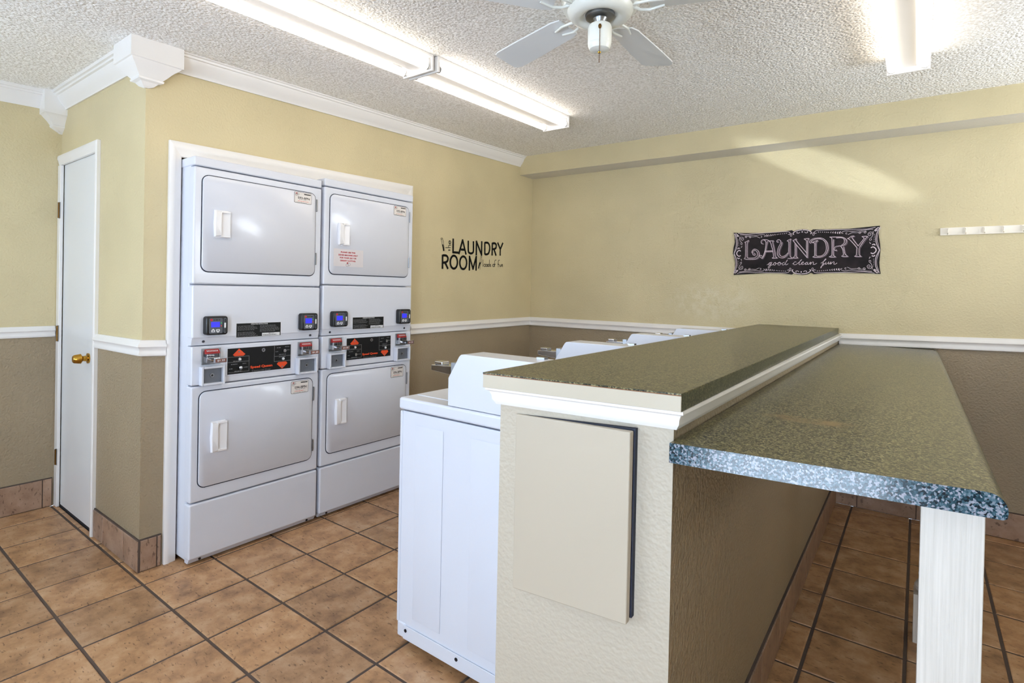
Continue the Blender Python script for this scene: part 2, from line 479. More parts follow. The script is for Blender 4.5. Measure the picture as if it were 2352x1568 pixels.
mb.box(XR, XR + 0.1, 1.55, 2.85, 0, 1.05, 'wall_taupe').box(XR, XR + 0.1, 1.55, 2.85, 1.05, 1.44, 'wall_tan').box(XR, XR + 0.1, 1.55, 2.85, 2.16, 2.56, 'wall_tan')
struct(mb, 'wall_right', 'tan over taupe wall on the right with an added high window')
mb = two_tone(MB(), XL, -0.65, YF - 0.1, YF); two_tone(mb, 1.35, 2.43, YF - 0.1, YF); two_tone(mb, 3.37, XR + 0.1, YF - 0.1, YF)
mb.box(-0.65, 1.35, YF - 0.1, YF, 0, 0.83, 'wall_taupe'); mb.box(-0.65, 1.35, YF - 0.1, YF, 2.08, 2.56, 'wall_tan')
mb.box(2.43, 3.37, YF - 0.1, YF, 2.12, 2.56, 'wall_tan')
struct(mb, 'wall_front', 'front wall with doorway and an added window behind the camera')

# soffit beam along the back wall
def zs(x): return 2.377 - 0.0098 * x
mb = MB(); ys = YB - 0.209
a = [(0.0, ys, zs(0)), (0.0, YB, zs(0)), (0.0, YB, 2.56), (0.0, ys, 2.56)]
b = [(XR, ys, zs(XR)), (XR, YB, zs(XR)), (XR, YB, 2.56), (XR, ys, 2.56)]
v = a + b
mb.add(v, [(0, 1, 5, 4)], 'soffit_under'); mb.add(v, [(0, 4, 7, 3), (3, 7, 6, 2), (1, 2, 6, 5), (0, 3, 2, 1), (4, 5, 6, 7)], 'wall_tan')
struct(mb, 'ceiling_soffit', 'tan soffit beam running along the top of the back wall')

# crown moulding
CROWN = [(0.0, 0.03), (0.0, -0.088), (0.010, -0.090), (0.014, -0.078), (0.026, -0.066), (0.040, -0.046), (0.048, -0.028), (0.050, -0.021), (0.060, -0.019), (0.062, -0.010), (0.072, -0.008), (0.074, 0.03)]
def crown(name, p0, p1, label, dz=0.0):
    struct(sweep(MB(), CROWN, [(x, y, zceil(x, y) + 0.002 + dz) for x, y in (p0, p1)], 'trim_white'), name, label)
crown('trim_1', (XL, YF), (XL, 0.0), 'white crown moulding on the wall left of the door', -0.012)
crown('trim_2', (XL, 0.0), (0.0, 0.0), 'white crown moulding above the closet door', -0.012)
crown('trim_3', (0.0, 0.0), (0.0, ys), 'long white crown moulding above the dryers')
# outer corner block
zt = zceil(0, 0) + 0.004; zb = 2.350
mb = MB()
def sq(o, e, z): return [(-e, -o, z), (o, -o, z), (o, e, z), (-e, e, z)]
mb.loft([sq(.090, .125, zt), sq(.090, .125, zb), sq(.084, .118, zb - .003), sq(.080, .110, zb - .012), sq(.068, .092, zb - .026), sq(.052, .070, zb - .052), sq(.040, .054, zb - .068),
         sq(.045, .060, zb - .070), sq(.043, .058, zb - .078), sq(.030, .040, zb - .084), sq(.020, .028, zb - .098), sq(.006, .010, zb - .106)], 'trim_white')
struct(mb, 'trim_4', 'large white crown corner block at the outer corner', angle=25)
# inner corner block
zt = zceil(XL, 0) + 0.004; zb = 2.318
mb = MB()
def sq2(o, z): return [(XL, -o, z), (XL + o, -o, z), (XL + o, 0, z), (XL, 0, z)]
mb.loft([sq2(.105, zt), sq2(.105, zb + .02), sq2(.105, zb), sq2(.098, zb - .003), sq2(.088, zb - .014), sq2(.070, zb - .034), sq2(.055, zb - .056), sq2(.060, zb - .058), sq2(.055, zb - .066), sq2(.030, zb - .082), sq2(.010, zb - .095)], 'trim_white')
struct(mb, 'trim_5', 'small white crown block in the inner corner beside the door', angle=25)

# chair rails, end heights shifted to absorb lens distortion
def rail_prof(h): return [(0, 0), (0.012, 0), (0.016, -0.012 * h / .072), (0.024, -0.020 * h / .072), (0.026, -0.028 * h / .072), (0.018, -0.036 * h / .072), (0.016, -0.050 * h / .072), (0.020, -0.058 * h / .072), (0.018, -0.068 * h / .072), (0.008, -h), (0, -h)]
def rail(name, path, h, label):
    struct(sweep(MB(), rail_prof(h), path, 'trim_white'), name, label)
rail('trim_6', [(XL, YF, 1.076), (XL, -0.022, 1.078)], 0.066, 'white chair rail on the wall left of the door')
rail('trim_7', [(-0.585, 0, 1.072), (0, 0, 1.080), (0, 0.095, 1.074)], 0.076, 'white chair rail wrapping the corner beside the dryer recess')
rail('trim_8', [(0, 1.652, 1.092), (0, YB, 1.106)], 0.074, 'white chair rail right of the dryers')
rail('trim_9', [(0, YB, 1.106), (2.05, YB, 1.107)], 0.078, 'white chair rail on the back wall behind the washers')
rail('trim_10', [(2.47, YB, 1.110), (3.38, YB, 1.134), (XR, YB, 1.140)], 0.076, 'white chair rail on the back wall right of the bar')

# tile baseboards
def base_run(name, label, p0, p1, cuts, h=0.145, t=0.011, z0=0.0):
    p0 = Vector((p0[0], p0[1], 0)); p1 = Vector((p1[0], p1[1], 0)); d = (p1 - p0); L = d.length; d.normalize()
    nrm = Vector((d.y, -d.x, 0))
    mb = MB()
    def q(s, o, z): return tuple(p0 + d * s + nrm * o + Vector((0, 0, z)))
    mb.loft([[q(0, -0.001, z0), q(0, t - .004, z0), q(0, t - .004, h + .006), q(0, -0.001, h + .006)], [q(L, -0.001, z0), q(L, t - .004, z0), q(L, t - .004, h + .006), q(L, -0.001, h + .006)]], 'grout')
    run = struct(mb, name, label, smooth=False)
    cs = [0.0] + [c for c in cuts if 0 < c < L] + [L]
    for a, b in zip(cs[:-1], cs[1:]):
        if b - a < 0.012: continue
        g = 0.0022; e = 0.002
        m2 = MB()
        lo, hi = z0 + 0.003, h
        m2.loft([[q(a + g, t - .006, lo), q(b - g, t - .006, lo), q(b - g, t - .006, hi), q(a + g, t - .006, hi)],
                 [q(a + g, t - e, lo), q(b - g, t - e, lo), q(b - g, t - e, hi), q(a + g, t - e, hi)],
                 [q(a + g + e, t, lo + e), q(b - g - e, t, lo + e), q(b - g - e, t, hi - e), q(a + g + e, t, hi - e)]], 'base_tile')
        m2.build('base_tile', run, smooth=False)
base_run('baseboard_left', 'tile baseboard left of the closet door', (XL, YF), (XL, -0.025), [0.32 * k + 0.02 for k in range(1, 8)] + [2.53], h=0.165)
base_run('baseboard_door', 'tile baseboard between the door and the outer corner', (-0.600, 0), (0.011, 0), [0.155, 0.43])
base_run('baseboard_dryers', 'short tile baseboard beside the dryer recess casing', (0, 0), (0, 0.090), [0.072])
base_run('baseboard_side', 'tile baseboard right of the dryers', (0, 1.655), (0, YB), [0.305 * k for k in range(1, 6)])
base_run('baseboard_back', 'tile baseboard along the back wall', (2.47, YB), (XR, YB), [0.12 + 0.305 * k for k in range(0, 8)], h=0.15)
base_run('baseboard_far', 'tile baseboard behind the washers', (0, YB), (1.3, YB), [0.305 * k for k in range(1, 6)])

# closet door
struct(MB().box(-1.258, -0.60, 0.008, 0.16, -0.02, 0.009, 'dark_alcove'), 'door_gap_blocker', 'added dark strip closing the gap under the closet door')  # strip added to block outside light showing under the slab
dr = empty('door_1', (-0.9225, 0, 0)); tag(dr, 'narrow white closet door with brass knob', None, None, 'structure')
def rel(mb): mb.v = [(x + 0.9225, y, z) for x, y, z in mb.v]; return mb
rel(MB().box(-1.212, -0.632, 0.004, 0.040, 0.012, 2.036, 'door_white')).build('slab', dr, bevel=0.002)
CAS = [(0.0, 0), (0.0, 0.016), (0.006, 0.019), (0.020, 0.020), (0.028, 0.016), (0.044, 0.013), (0.054, 0.010), (0.056, 0)]
def casing_v(mb, xin, sgn, z0, z1, ztop_out):
    r = []
    for z, zz in ((z0, z0), (z1, ztop_out)):
        ring = []
        for u, d in CAS:
            w = 0.056 - u
            zt = z1 + (ztop_out - z1) * (w / 0.056) if z != z0 else z0
            ring.append((xin + sgn * w, -d - 0.0005, zt))
        r.append(ring)
    mb.loft(r, 'trim_white')
mb = MB(); casing_v(mb, -0.640, 1, 0.0, 2.034, 2.092); rel(mb).build('casing', dr)
mb = MB().box(-1.258, -1.206, -0.017, 0.0, 0.0, 2.034, 'trim_white'); rel(mb).build('casing', dr, bevel=0.004)
mb = MB(); r0 = []; r1 = []
for u, d in CAS:
    w = 0.056 - u
    r0.append((-1.258, -d - 0.0005, 2.034 + w * 1.035)); r1.append((-0.640 + w, -d - 0.0005, 2.034 + w * 1.035))
mb.loft([r0, r1], 'trim_white'); rel(mb).build('casing', dr)
for zc in (1.765, 1.035, 0.300):
    mb = MB().box(-1.222, -1.204, -0.0185, -0.016, zc - 0.048, zc + 0.048, 'steel')
    mb.tube([(-1.212, -0.021, zc - 0.046), (-1.212, -0.021, zc + 0.046)], 0.005, 'antique_brass')
    rel(mb).build('hinge', dr)
mb = MB(); kx, kz = -0.742, 0.928; n = 20
rings = []
for r, y in ((0.028, 0.004), (0.028, -0.002), (0.016, -0.005), (0.014, -0.022), (0.020, -0.028), (0.027, -0.032), (0.022, -0.060), (0.017, -0.066), (0.002, -0.068)):
    rings.append([(kx + r * math.cos(2 * math.pi * i / n), y, kz + r * math.sin(2 * math.pi * i / n)) for i in range(n)])
mb.loft(rings, 'brass'); o = rel(mb).build('door_knob', dr); o['label'] = 'round brass knob'

# casing around the dryer recess
def zc_top(y): return 2.027 + (y - 0.1) * 0.0246  # casing top sloped to fit lens distortion
mb = MB(); rr = []
for z in (0, 1):
    ring = []
    for u, d in CAS:
        y = 0.098 + u
        ring.append((d, y, 0.0 if z == 0 else zc_top(y) - u * 1.3))
    rr.append(ring)
mb.loft(rr, 'trim_white')
rr = []
for k in (0, 1):
    ring = []
    for u, d in CAS:
        y = (0.098 + u) if k == 0 else (1.650 - u)
        ring.append((d, y, zc_top(y) - u * 1.3))
    rr.append(ring)
mb.loft(rr, 'trim_white')
rr = []
for z in (0, 1):
    ring = []
    for u, d in CAS:
        y = 1.650 - u
        ring.append((d, y, 0.0 if z == 0 else zc_top(y) - u * 1.3))
    rr.append(ring)
mb.loft(rr, 'trim_white')
struct(mb, 'trim_11', 'white casing framing the dryer recess')

# peninsula half wall, its mouldings and base tiles
PW = [(2.058, 0.064), (2.479, 0.108), (2.464, YB), (2.020, YB)]  # front end skewed to match the bar, absorbing lens distortion
mb = MB()
bot = [(x, y, 0) for x, y in PW]; top = [(x, y, 1.106) for x, y in PW]; v = bot + top
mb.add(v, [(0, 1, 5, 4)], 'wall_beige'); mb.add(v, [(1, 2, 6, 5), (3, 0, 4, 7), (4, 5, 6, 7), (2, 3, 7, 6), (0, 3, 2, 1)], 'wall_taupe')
struct(mb, 'wall_peninsula', 'half wall carrying the raised bar, beige end and taupe side', smooth=False)
COVE = [(0, 0), (0.026, 0), (0.027, -0.006), (0.020, -0.010), (0.016, -0.020), (0.015, -0.030), (0.010, -0.038), (0.008, -0.042), (0, -0.042)]
struct(sweep(MB(), COVE, [(2.05, 0.9, 1.106), (2.058, 0.064, 1.106), (2.479, 0.108, 1.106), (2.464, YB - 0.002, 1.106)], 'trim_white'), 'trim_12', 'white cove moulding under the raised bar top')
d = Vector((2.461 - 2.474, YB - 0.108, 0))
base_run('baseboard_peninsula', 'tile baseboard along the half wall under the folding counter', (2.479, 0.112), (2.4645, YB - 0.013), [0.245 + 0.308 * k for k in range(0, 10)], h=0.145)

# unseen windows added for fill light: frames with glass
base_mat('glass', (0.9, 0.95, 1, 1), 0.02); MATS['glass'].node_tree.nodes['Principled BSDF'].inputs['Transmission Weight'].default_value = 1.0
def window(name, label, o, u, length, z0, z1):
    o = Vector(o); u = Vector(u)
    w = empty(name, o); tag(w, label, None, None, 'structure')
    def bar(a0, a1, b0, b1, d0, d1, mat, nm):
        n = Vector((-u.y, u.x, 0)); mb = MB()
        q = [u * a + n * d + Vector((0, 0, z)) for z in (b0, b1) for d in (d0, d1) for a in (a0, a1)]
        mb.add(q, [(0, 2, 3, 1), (4, 5, 7, 6), (0, 1, 5, 4), (2, 6, 7, 3), (0, 4, 6, 2), (1, 3, 7, 5)], mat); mb.build(nm, w)
    t = .04
    for a0, a1, b0, b1 in ((0, t, z0, z1), (length - t, length, z0, z1), (length / 2 - t / 2, length / 2 + t / 2, z0 + t, z1 - t), (t, length - t, z0, z0 + t), (t, length - t, z1 - t, z1)):
        bar(a0, a1, b0, b1, .03, .07, 'trim_white', 'window_frame')
    for a0, a1 in ((t, length / 2 - t / 2), (length / 2 + t / 2, length - t)):
        bar(a0, a1, z0 + t, z1 - t, .048, .052, 'glass', 'pane')
window('added_window_1', 'unseen high window added in the right wall for light', (XR, 2.85, 0), (0, -1, 0), 1.30, 1.44, 2.16)
window('added_window_2', 'unseen wide window added in the front wall for light', (-0.65, YF - 0.1, 0), (1, 0, 0), 2.0, 0.83, 2.08)

# ------------------------------------------------------------------ stacked dryers
XD, DW = 0.141, 0.683
def panel(mb, z0, z1, x0=-0.055, x1=0.0, mat='appliance', y0=0.0, y1=DW):
    mb.box(x0, x1, y0, y1, z0, z1, mat); return mb
def lines_of_print(mb, y0, y1, z0, z1, n, x, mat, fill=0.55):
    h = (z1 - z0) / n
    for k in range(n):
        z = z1 - h * (k + 0.5)
        y = y0; end = y0 + (y1 - y0) * random.uniform(0.75, 1.0)
        while y < end:
            w = min(random.uniform(0.004, 0.014), end - y)
            mb.add([(x, y, z - h * fill / 2), (x, y + w, z - h * fill / 2), (x, y + w, z + h * fill / 2), (x, y, z + h * fill / 2)], [(0, 1, 2, 3)], mat)
            y += w + 0.0025
def make_sticker(door, code, y0, y1, z0, z1, x):
    mb = MB(); plate_x(mb, rrect(y0, y1, z0, z1, 0.006), x - 0.002, x + 0.0006, 'print_black')
    plate_x(mb, rrect(y0 + .0016, y1 - .0016, z0 + .0016, z1 - .0016, 0.005), x, x + 0.0010, 'sticker_paper')
    w = y1 - y0; h = z1 - z0; X = x + 0.0014
    print_x(mb, text2d(code, y0 + w * .20, y0 + w * .88, z0 + h * .38, z0 + h * .58, 0.02), X, 'print_black')
    v, f = ribbon([(y0 + w * .55, z0 + h * .85), (y0 + w * .94, z0 + h * .85)], 0.0055); print_x(mb, (v, f), X, 'print_black')
    for (cy, cz, r, m) in ((.12, .84, .0045, 'print_red'), (.21, .80, .0055, 'print_grey'), (.11, .72, .0055, 'print_grey')):
        c = [(y0 + w * cy + r * math.cos(t * math.pi / 6), z0 + h * cz + r * math.sin(t * math.pi / 6)) for t in range(13)]
        print_x(mb, ribbon(c, 0.0018), X, m)
    disc_x(mb, y0 + w * .14, z0 + h * .88, .003, x, X, 'print_red', 8)
    lines_of_print(mb, y0 + w * .25, y0 + w * .8, z0 + h * .28, z0 + h * .36, 1, X, 'print_grey', .4)
    lines_of_print(mb, y0 + w * .2, y0 + w * .85, z0 + h * .14, z0 + h * .22, 1, X, 'print_orange', .4)
    lines_of_print(mb, y0 + w * .12, y0 + w * .9, z0 + h * .04, z0 + h * .10, 1, X, 'print_grey', .4)
    o = mb.build('sticker', door, smooth=False); o['label'] = 'white machine number sticker reading ' + code
def make_handle(door, y0, z0, z1, x):
    w = 0.078; zc = (z0 + z1) / 2
    mb = MB()
    out = [(y0 + .004, z0), (y0 + w - .006, z0), (y0 + w, z0 + .010), (y0 + w + .003, zc), (y0 + w, z1 - .010), (y0 + w - .006, z1), (y0 + .004, z1), (y0, zc)]
    plate_x(mb, out, x - 0.002, x + 0.0025, 'plastic_white', 0.001)
    grip = [(y0 + .003, z0 + .004), (y0 + .033, z0 + .010), (y0 + .031, z0 + .020), (y0 + .031, z1 - .020), (y0 + .033, z1 - .010), (y0 + .003, z1 - .004), (y0 - .001, zc)]
    plate_x(mb, grip, x + .002, x + 0.021, 'plastic_white', 0.004)
    # scooped pocket beside the grip: rims proud of a sloping floor
    for a, b in ((z0 + .004, z0 + .013), (z1 - .013, z1 - .004)):
        mb.box(x + .001, x + .015, y0 + .030, y0 + w - .002, a, b, 'plastic_white')
    mb.add([(x + .003, y0 + .030, z0 + .013), (x + .0125, y0 + w - .004, z0 + .013), (x + .0125, y0 + w - .004, z1 - .013), (x + .003, y0 + .030, z1 - .013)], [(0, 1, 2, 3)], 'plastic_white')
    mb.box(x + .001, x + .0125, y0 + w - .006, y0 + w - .001, z0 + .006, z1 - .006, 'plastic_white')
    mb.build('handle', door, bevel=0.0015)
def make_door(root, name, z0, z1, code, stz, hz, hinges):
    y0, y1 = 0.037, 0.641
    mb = MB(); plate_x(mb, rrect(y0 - .0042, y1 + .0042, z0 - .005, z1 + .004, .036), -0.004, 0.0014, 'gap_shade')  # dark ring painting the shaded gap around the door
    g = mb.build('door_gap_ring', root)
    mb = MB(); plate_x(mb, rrect(y0, y1, z0, z1, .032, 7), -0.003, 0.007, 'appliance_door', 0.003)
    dd = mb.build(name, root)
    make_handle(dd, 0.086, hz[0], hz[1], 0.007)
    for a, b in hinges:
        mb = MB().box(-0.001, 0.0075, y1 + .001, y1 + .010, a, b, 'steel'); mb.tube([(.0075, y1 + .004, a), (.0075, y1 + .004, b)], .0035, 'steel')
        mb.build('hinge', dd)
    make_sticker(dd, code, 0.508, 0.613, stz - 0.060 if stz > 1 else stz - .068, stz, 0.0072)
    return dd
def make_reader(root, y0, y1, z0, z1):
    X = 0.034
    mb = MB(); plate_x(mb, rrect(y0, y1, z0, z1, .012), -0.002, X, 'black_plastic', 0.006)
    rd = mb.build('card_reader', root)
    w = y1 - y0; h = z1 - z0
    def Y(u): return y0 + w * u
    def Z(v): return z1 - h * v
    mb = MB(); plate_x(mb, rrect(Y(.12), Y(.74), Z(.92), Z(.10), .006), X - .001, X + .0012, 'grey_face')
    lines_of_print(mb, Y(.32), Y(.70), Z(.24), Z(.15), 1, X + .0016, 'print_black', .6)
    disc_x(mb, Y(.22), Z(.19), .006, X, X + .0016, 'print_red', 10)
    for (cu, up) in ((.30, 1), (.52, -1)):
        c = (Y(cu), Z(.77)); r = .0085
        pts = [(c[0] - r, c[1] - r * .8 * up), (c[0] + r, c[1] - r * .8 * up), (c[0] + r, c[1] + r * .3 * up), (c[0], c[1] + r * 1.2 * up), (c[0] - r, c[1] + r * .3 * up)]
        mb.add([(X + .0018, a, b) for a, b in pts], [tuple(range(5))], 'print_white'); disc_x(mb, c[0], c[1] - .001 * up, .0035, X, X + .0022, 'grey_face', 8)
    mb.build('face_plate', rd)
    mb = MB().box(X, X + .002, Y(.21), Y(.60), Z(.58), Z(.30), 'lcd_blue'); mb.build('screen', rd)
    disc_x(MB(), Y(.67), Z(.36), .003, X, X + .0025, 'led_green', 10).build('green_light', rd)
    disc_x(MB(), Y(.67), Z(.52), .003, X, X + .0025, 'led_red', 10).build('red_light', rd)
    mb = MB(); plate_x(mb, rrect(Y(.78), Y(.90), Z(.90), Z(.10), .004), X - .001, X + .003, 'grey_face')
    mb.box(X, X + .0036, Y(.81), Y(.87), Z(.32), Z(.14), 'black_plastic').box(X, X + .0036, Y(.81), Y(.87), Z(.86), Z(.66), 'black_plastic').box(X, X + .0036, Y(.80), Y(.88), Z(.62), Z(.36), 'print_white')
    mb.build('card_slot', rd)
def make_coin(root, y0, zt, tag_text):
    y1 = y0 + 0.088; zb = zt - 0.078
    mb = MB().box(-0.001, 0.004, y0, y1, zb, zt, 'steel')
    cs = mb.build('coin_slide', root, bevel=0.001)
    mb = MB()
    # red strip with coin marks, ribs and a sloping chrome nose
    mb.loft([[(0.004, y0 + .012, zt - .004), (0.022, y0 + .012, zt - .018), (0.022, y0 + .012, zt - .026), (0.004, y0 + .012, zt - .026)],
             [(0.004, y1 - .012, zt - .004), (0.022, y1 - .012, zt - .018), (0.022, y1 - .012, zt - .026), (0.004, y1 - .012, zt - .026)]], 'coin_red')
    for k in range(8):
        y = y0 + .017 + k * .0068
        mb.add([(.0115, y, zt - .0083), (.0115, y + .0035, zt - .0083), (.0195, y + .0035, zt - .0147), (.0195, y, zt - .0147)], [(0, 1, 2, 3)], 'print_white')
    mb.build('coin_strip', cs)
    mb = MB()
    for k in range(9):
        y = y0 + .013 + k * .0068
        mb.box(.004, .030, y, y + .003, zt - .042, zt - .024, 'chrome')
    mb.box(.004, .014, y0 + .012, y1 - .014, zt - .042, zt - .026, 'dark_steel')
    mb.build('coin_slots', cs)
    mb = MB()
    mb.loft([[(0.004, y0 + .010, zt - .040), (0.036, y0 + .010, zt - .040), (0.034, y0 + .010, zt - .066), (0.004, y0 + .010, zt - .070)],
             [(0.004, y1 - .012, zt - .040), (0.030, y1 - .012, zt - .044), (0.028, y1 - .012, zt - .064), (0.004, y1 - .012, zt - .068)]], 'chrome')
    mb.build('slide_housing', cs, bevel=0.002)
    mb = MB().box(.030, .088, y0 + .030, y0 + .060, zt - .058, zt - .050, 'chrome')
    mb.box(.030, .085, y0 + .034, y0 + .056, zt - .062, zt - .046, 'dark_steel')
    mb.build('slide_tongue', cs, bevel=0.001)
    mb = MB()
    X = .096; a, b = y0 + .018, y0 + .074; lo, hi = zt - .062, zt - .040
    mb.box(X - .012, X, a, b, lo, hi, 'chrome'); mb.box(X, X + .0015, a + .004, b - .004, lo + .003, hi - .003, 'tag_brown')
    print_x(mb, text2d(tag_text, a + .010, b - .010, lo + .006, hi - .006, .03), X + .002, 'print_white')
    o = mb.build('price_tag', cs); o['label'] = 'chrome push handle with the price in white figures'
def make_coin_box(root, y0, y1, z0, z1):
    mb = MB(); X = .030; t = .011
    for (a, b, c, d) in ((y0, y0 + t, z0, z1), (y1 - t, y1, z0, z1), (y0 + t, y1 - t, z1 - t, z1), (y0 + t, y1 - t, z0, z0 + t)):
        mb.box(-.001, X, a, b, c, d, 'appliance')
    cb = mb.build('coin_box', root, bevel=0.003)
    MB().box(-.001, .012, y0 + t, y1 - t, z0 + t, z1 - t, 'vault_grey').build('vault_door', cb, bevel=0.001)
    mb = MB(); disc_x(mb, (y0 + y1) / 2, (z0 + z1) / 2, .010, .011, .014, 'steel'); disc_x(mb, (y0 + y1) / 2, (z0 + z1) / 2, .005, .011, .0145, 'black_plastic', 8)
    mb.build('keyhole', cb)
def knob(mb, y, z, x):
    disc_x(mb, y, z, .009, x, x + .008, 'chrome'); mb.box(x + .006, x + .014, y - .011, y + .004, z - .003, z + .003, 'chrome')
def make_dryer(name, y0, zscale, codes, label):
    root = empty(name, (XD, y0, 0.0)); root.scale = (1, 1, zscale)
    tag(root, label, 'dryer', 'stacked dryers in the recess')
    MB().box(-0.600, -0.050, 0.004, DW - .004, 0.020, 1.945, 'appliance').build('cabinet', root, bevel=0.006)
    panel(MB(), 0.032, 0.298).build('base_panel', root, bevel=0.009, seg=3)
    mb = MB(); mb.loft([[(-.05, 0.004, .012), (-.020, 0.004, .012), (-.006, 0.004, .034), (-.05, 0.004, .034)], [(-.05, DW - .004, .012), (-.020, DW - .004, .012), (-.006, DW - .004, .034), (-.05, DW - .004, .034)]], 'appliance')
    kick = mb.build('kick_lip', root)
    for y in (.055, DW - .055):
        disc_x(MB(), y, .024, .006, -.016, -.008, 'screw', 10).build('screw', kick)
    for (x, y) in ((-.52, .06), (-.52, DW - .06), (-.09, .06), (-.09, DW - .06)):
        MB().lathe([(.016, 0), (.016, .008), (.007, .010), (.007, .022)], x, y, 'dark_steel', 10).build('levelling_foot', root)
    panel(MB(), 0.304, 0.861).build('lower_front', root, bevel=0.009, seg=3)
    panel(MB(), 0.865, 1.052, x1=-0.001).build('control_front', root, bevel=0.007, seg=3)
    panel(MB(), 1.088, 1.345).build('middle_front', root, bevel=0.009, seg=3)
    mb = MB(); mb.loft([[(-.05, .002, 1.056), (-.013, .002, 1.056), (-.003, .002, 1.092), (-.05, .002, 1.092)], [(-.05, DW - .002, 1.056), (-.013, DW - .002, 1.056), (-.003, DW - .002, 1.092), (-.05, DW - .002, 1.092)]], 'appliance')
    lip = mb.build('middle_lip', root)
    for y in (.055, DW - .055):
        disc_x(MB(), y, 1.074, .006, -.012, -.004, 'screw', 10).build('screw', lip)
    panel(MB(), 1.350, 1.909).build('upper_front', root, bevel=0.009, seg=3)
    panel(MB(), 1.9135, 1.957, x0=-.60).build('top_panel', root, bevel=0.007, seg=3)
    up = make_door(root, 'upper_door', 1.412, 1.872, codes[0], 1.868, (1.578, 1.712), ((1.775, 1.842), (1.473, 1.540)))
    make_door(root, 'lower_door', 0.372, 0.832, codes[1], 0.826, (0.530, 0.682), ((.703, .780), (.417, .481)))
    make_reader(root, 0.050, 0.152, 1.106, 1.196)
    make_reader(root, 0.550, 0.650, 1.106, 1.200)
    make_coin(root, 0.045, 1.040, '$1.25'); make_coin(root, 0.548, 1.040, '$1.25')
    make_coin_box(root, 0.034, 0.145, 0.864, 0.955); make_coin_box(root, 0.536, 0.656, 0.864, 0.955)
    # instruction plate
    mb = MB().box(-.001, .0012, .207, .447, 1.083, 1.157, 'print_white').box(-.001, .0016, .209, .445, 1.085, 1.155, 'black_panel')
    print_x(mb, text2d('OPERATING INSTRUCTIONS', .282, .372, 1.147, 1.153, .02), .002, 'print_white')
    lines_of_print(mb, .214, .320, 1.118, 1.144, 4, .002, 'print_grey', .35); lines_of_print(mb, .214, .322, 1.088, 1.112, 5, .002, 'print_grey', .35)
    lines_of_print(mb, .330, .438, 1.108, 1.144, 6, .002, 'print_grey', .35)
    mb.box(0, .0022, .342, .440, 1.0865, 1.102, 'print_white')
    print_x(mb, text2d('IMPORTANT', .378, .408, 1.0965, 1.1005, .02), .0026, 'print_black'); lines_of_print(mb, .346, .436, 1.088, 1.095, 1, .0026, 'print_black', .5)
    o = mb.build('instruction_plate', root, smooth=False); o['label'] = 'black operating instructions plate with a white box of print'
    # control plate
    py0, py1, pz0, pz1 = 0.167, 0.505, 0.902, 1.031
    MB().box(-.002, .002, py0 - .008, py1 + .008, pz0 - .008, pz1 + .008, 'appliance').build('plate_frame', root, bevel=0.001)
    mb = MB().box(-.001, .0035, py0, py1, pz0, pz1, 'black_panel'); X = .004
    def P(u, v): return (py0 + (py1 - py0) * u, pz1 - (pz1 - pz0) * v)
    def poly(pts, m): mb.add([(X, *P(*q)) for q in pts], [tuple(range(len(pts)))], m)
    poly([(.165, .02), (.26, .25), (.232, .31), (.10, .31), (.072, .25)], 'print_orange')
    poly([(.785, .70), (.765, .78), (.855, .985), (.945, .78), (.922, .70)], 'print_orange')
    for (c, m, s) in (((.165, .14), 'print_grey', 1), ((.855, .90), 'print_grey', 1)):
        disc_x(mb, *P(*c), .0045, X - .001, X + .001, m, 8)
    for l in ([(0, .335), (.318, .335), (.318, .93)], [(0, .535), (.318, .535)], [(.01, .93), (.318, .93)], [(.72, .01), (.72, .665), (.995, .665)], [(.72, .455), (.995, .455)]):
        print_x(mb, ribbon([P(*q) for q in l], .0016), X + .0003, 'grey_line')
    a, b = P(.338, .875), P(.69, .775)
    print_x(mb, text2d('Speed Queen', a[0], b[0], a[1], b[1] + .004, .045), X + .0003, 'print_orange')
    a, b = P(.365, .995), P(.665, .915)
    print_x(mb, text2d('Commercial Dryer', a[0], b[0], a[1], b[1], .0), X + .0003, 'print_grey')
    for (q, r) in (((.05, .62), .10), ((.22, .62), .07), ((.02, .79), .06), ((.235, .77), .07), ((.10, .90), .13), ((.76, .10), .07), ((.90, .08), .08), ((.74, .26), .06), ((.93, .22), .06), ((.80, .39), .12), ((.80, .49), .12), ((.08, .50), .12)):
        a = P(*q); lines_of_print(mb, a[0], a[0] + r * (py1 - py0), a[1] - .003, a[1] + .003, 1, X + .0003, 'print_grey', .6)
    cp = mb.build('control_plate', root, smooth=False); cp['label'] = 'black control plate with orange arrows and red maker lettering'
    for q in ((.185, .77), (.885, .24)):
        m2 = MB(); knob(m2, *P(*q), .0035); m2.build('fabric_knob', cp)
    for q in ((.172, .43), (.865, .57)):
        m2 = MB(); disc_x(m2, *P(*q), .008, .003, .007, 'chrome'); disc_x(m2, *P(*q), .006, .006, .012, 'print_white'); m2.build('start_button', cp)
    m2 = MB(); disc_x(m2, *P(.535, .14), .010, .003, .009, 'chrome'); disc_x(m2, *P(.535, .14), .004, .008, .0095, 'black_plastic', 8); m2.build('key_lock', cp)
    return root, up
dryer1, up1 = make_dryer('stacked_dryer', 0.156, 0.996, ('593-BPN', '594-BPN'), 'white stacked dryer tower numbered 593 and 594, left one beside the casing')
dryer2, up2 = make_dryer('stacked_dryer', 0.857, 1.006, ('595-BPN', '596-BPN'), 'white stacked dryer tower numbered 595 and 596 with a red notice on its door')
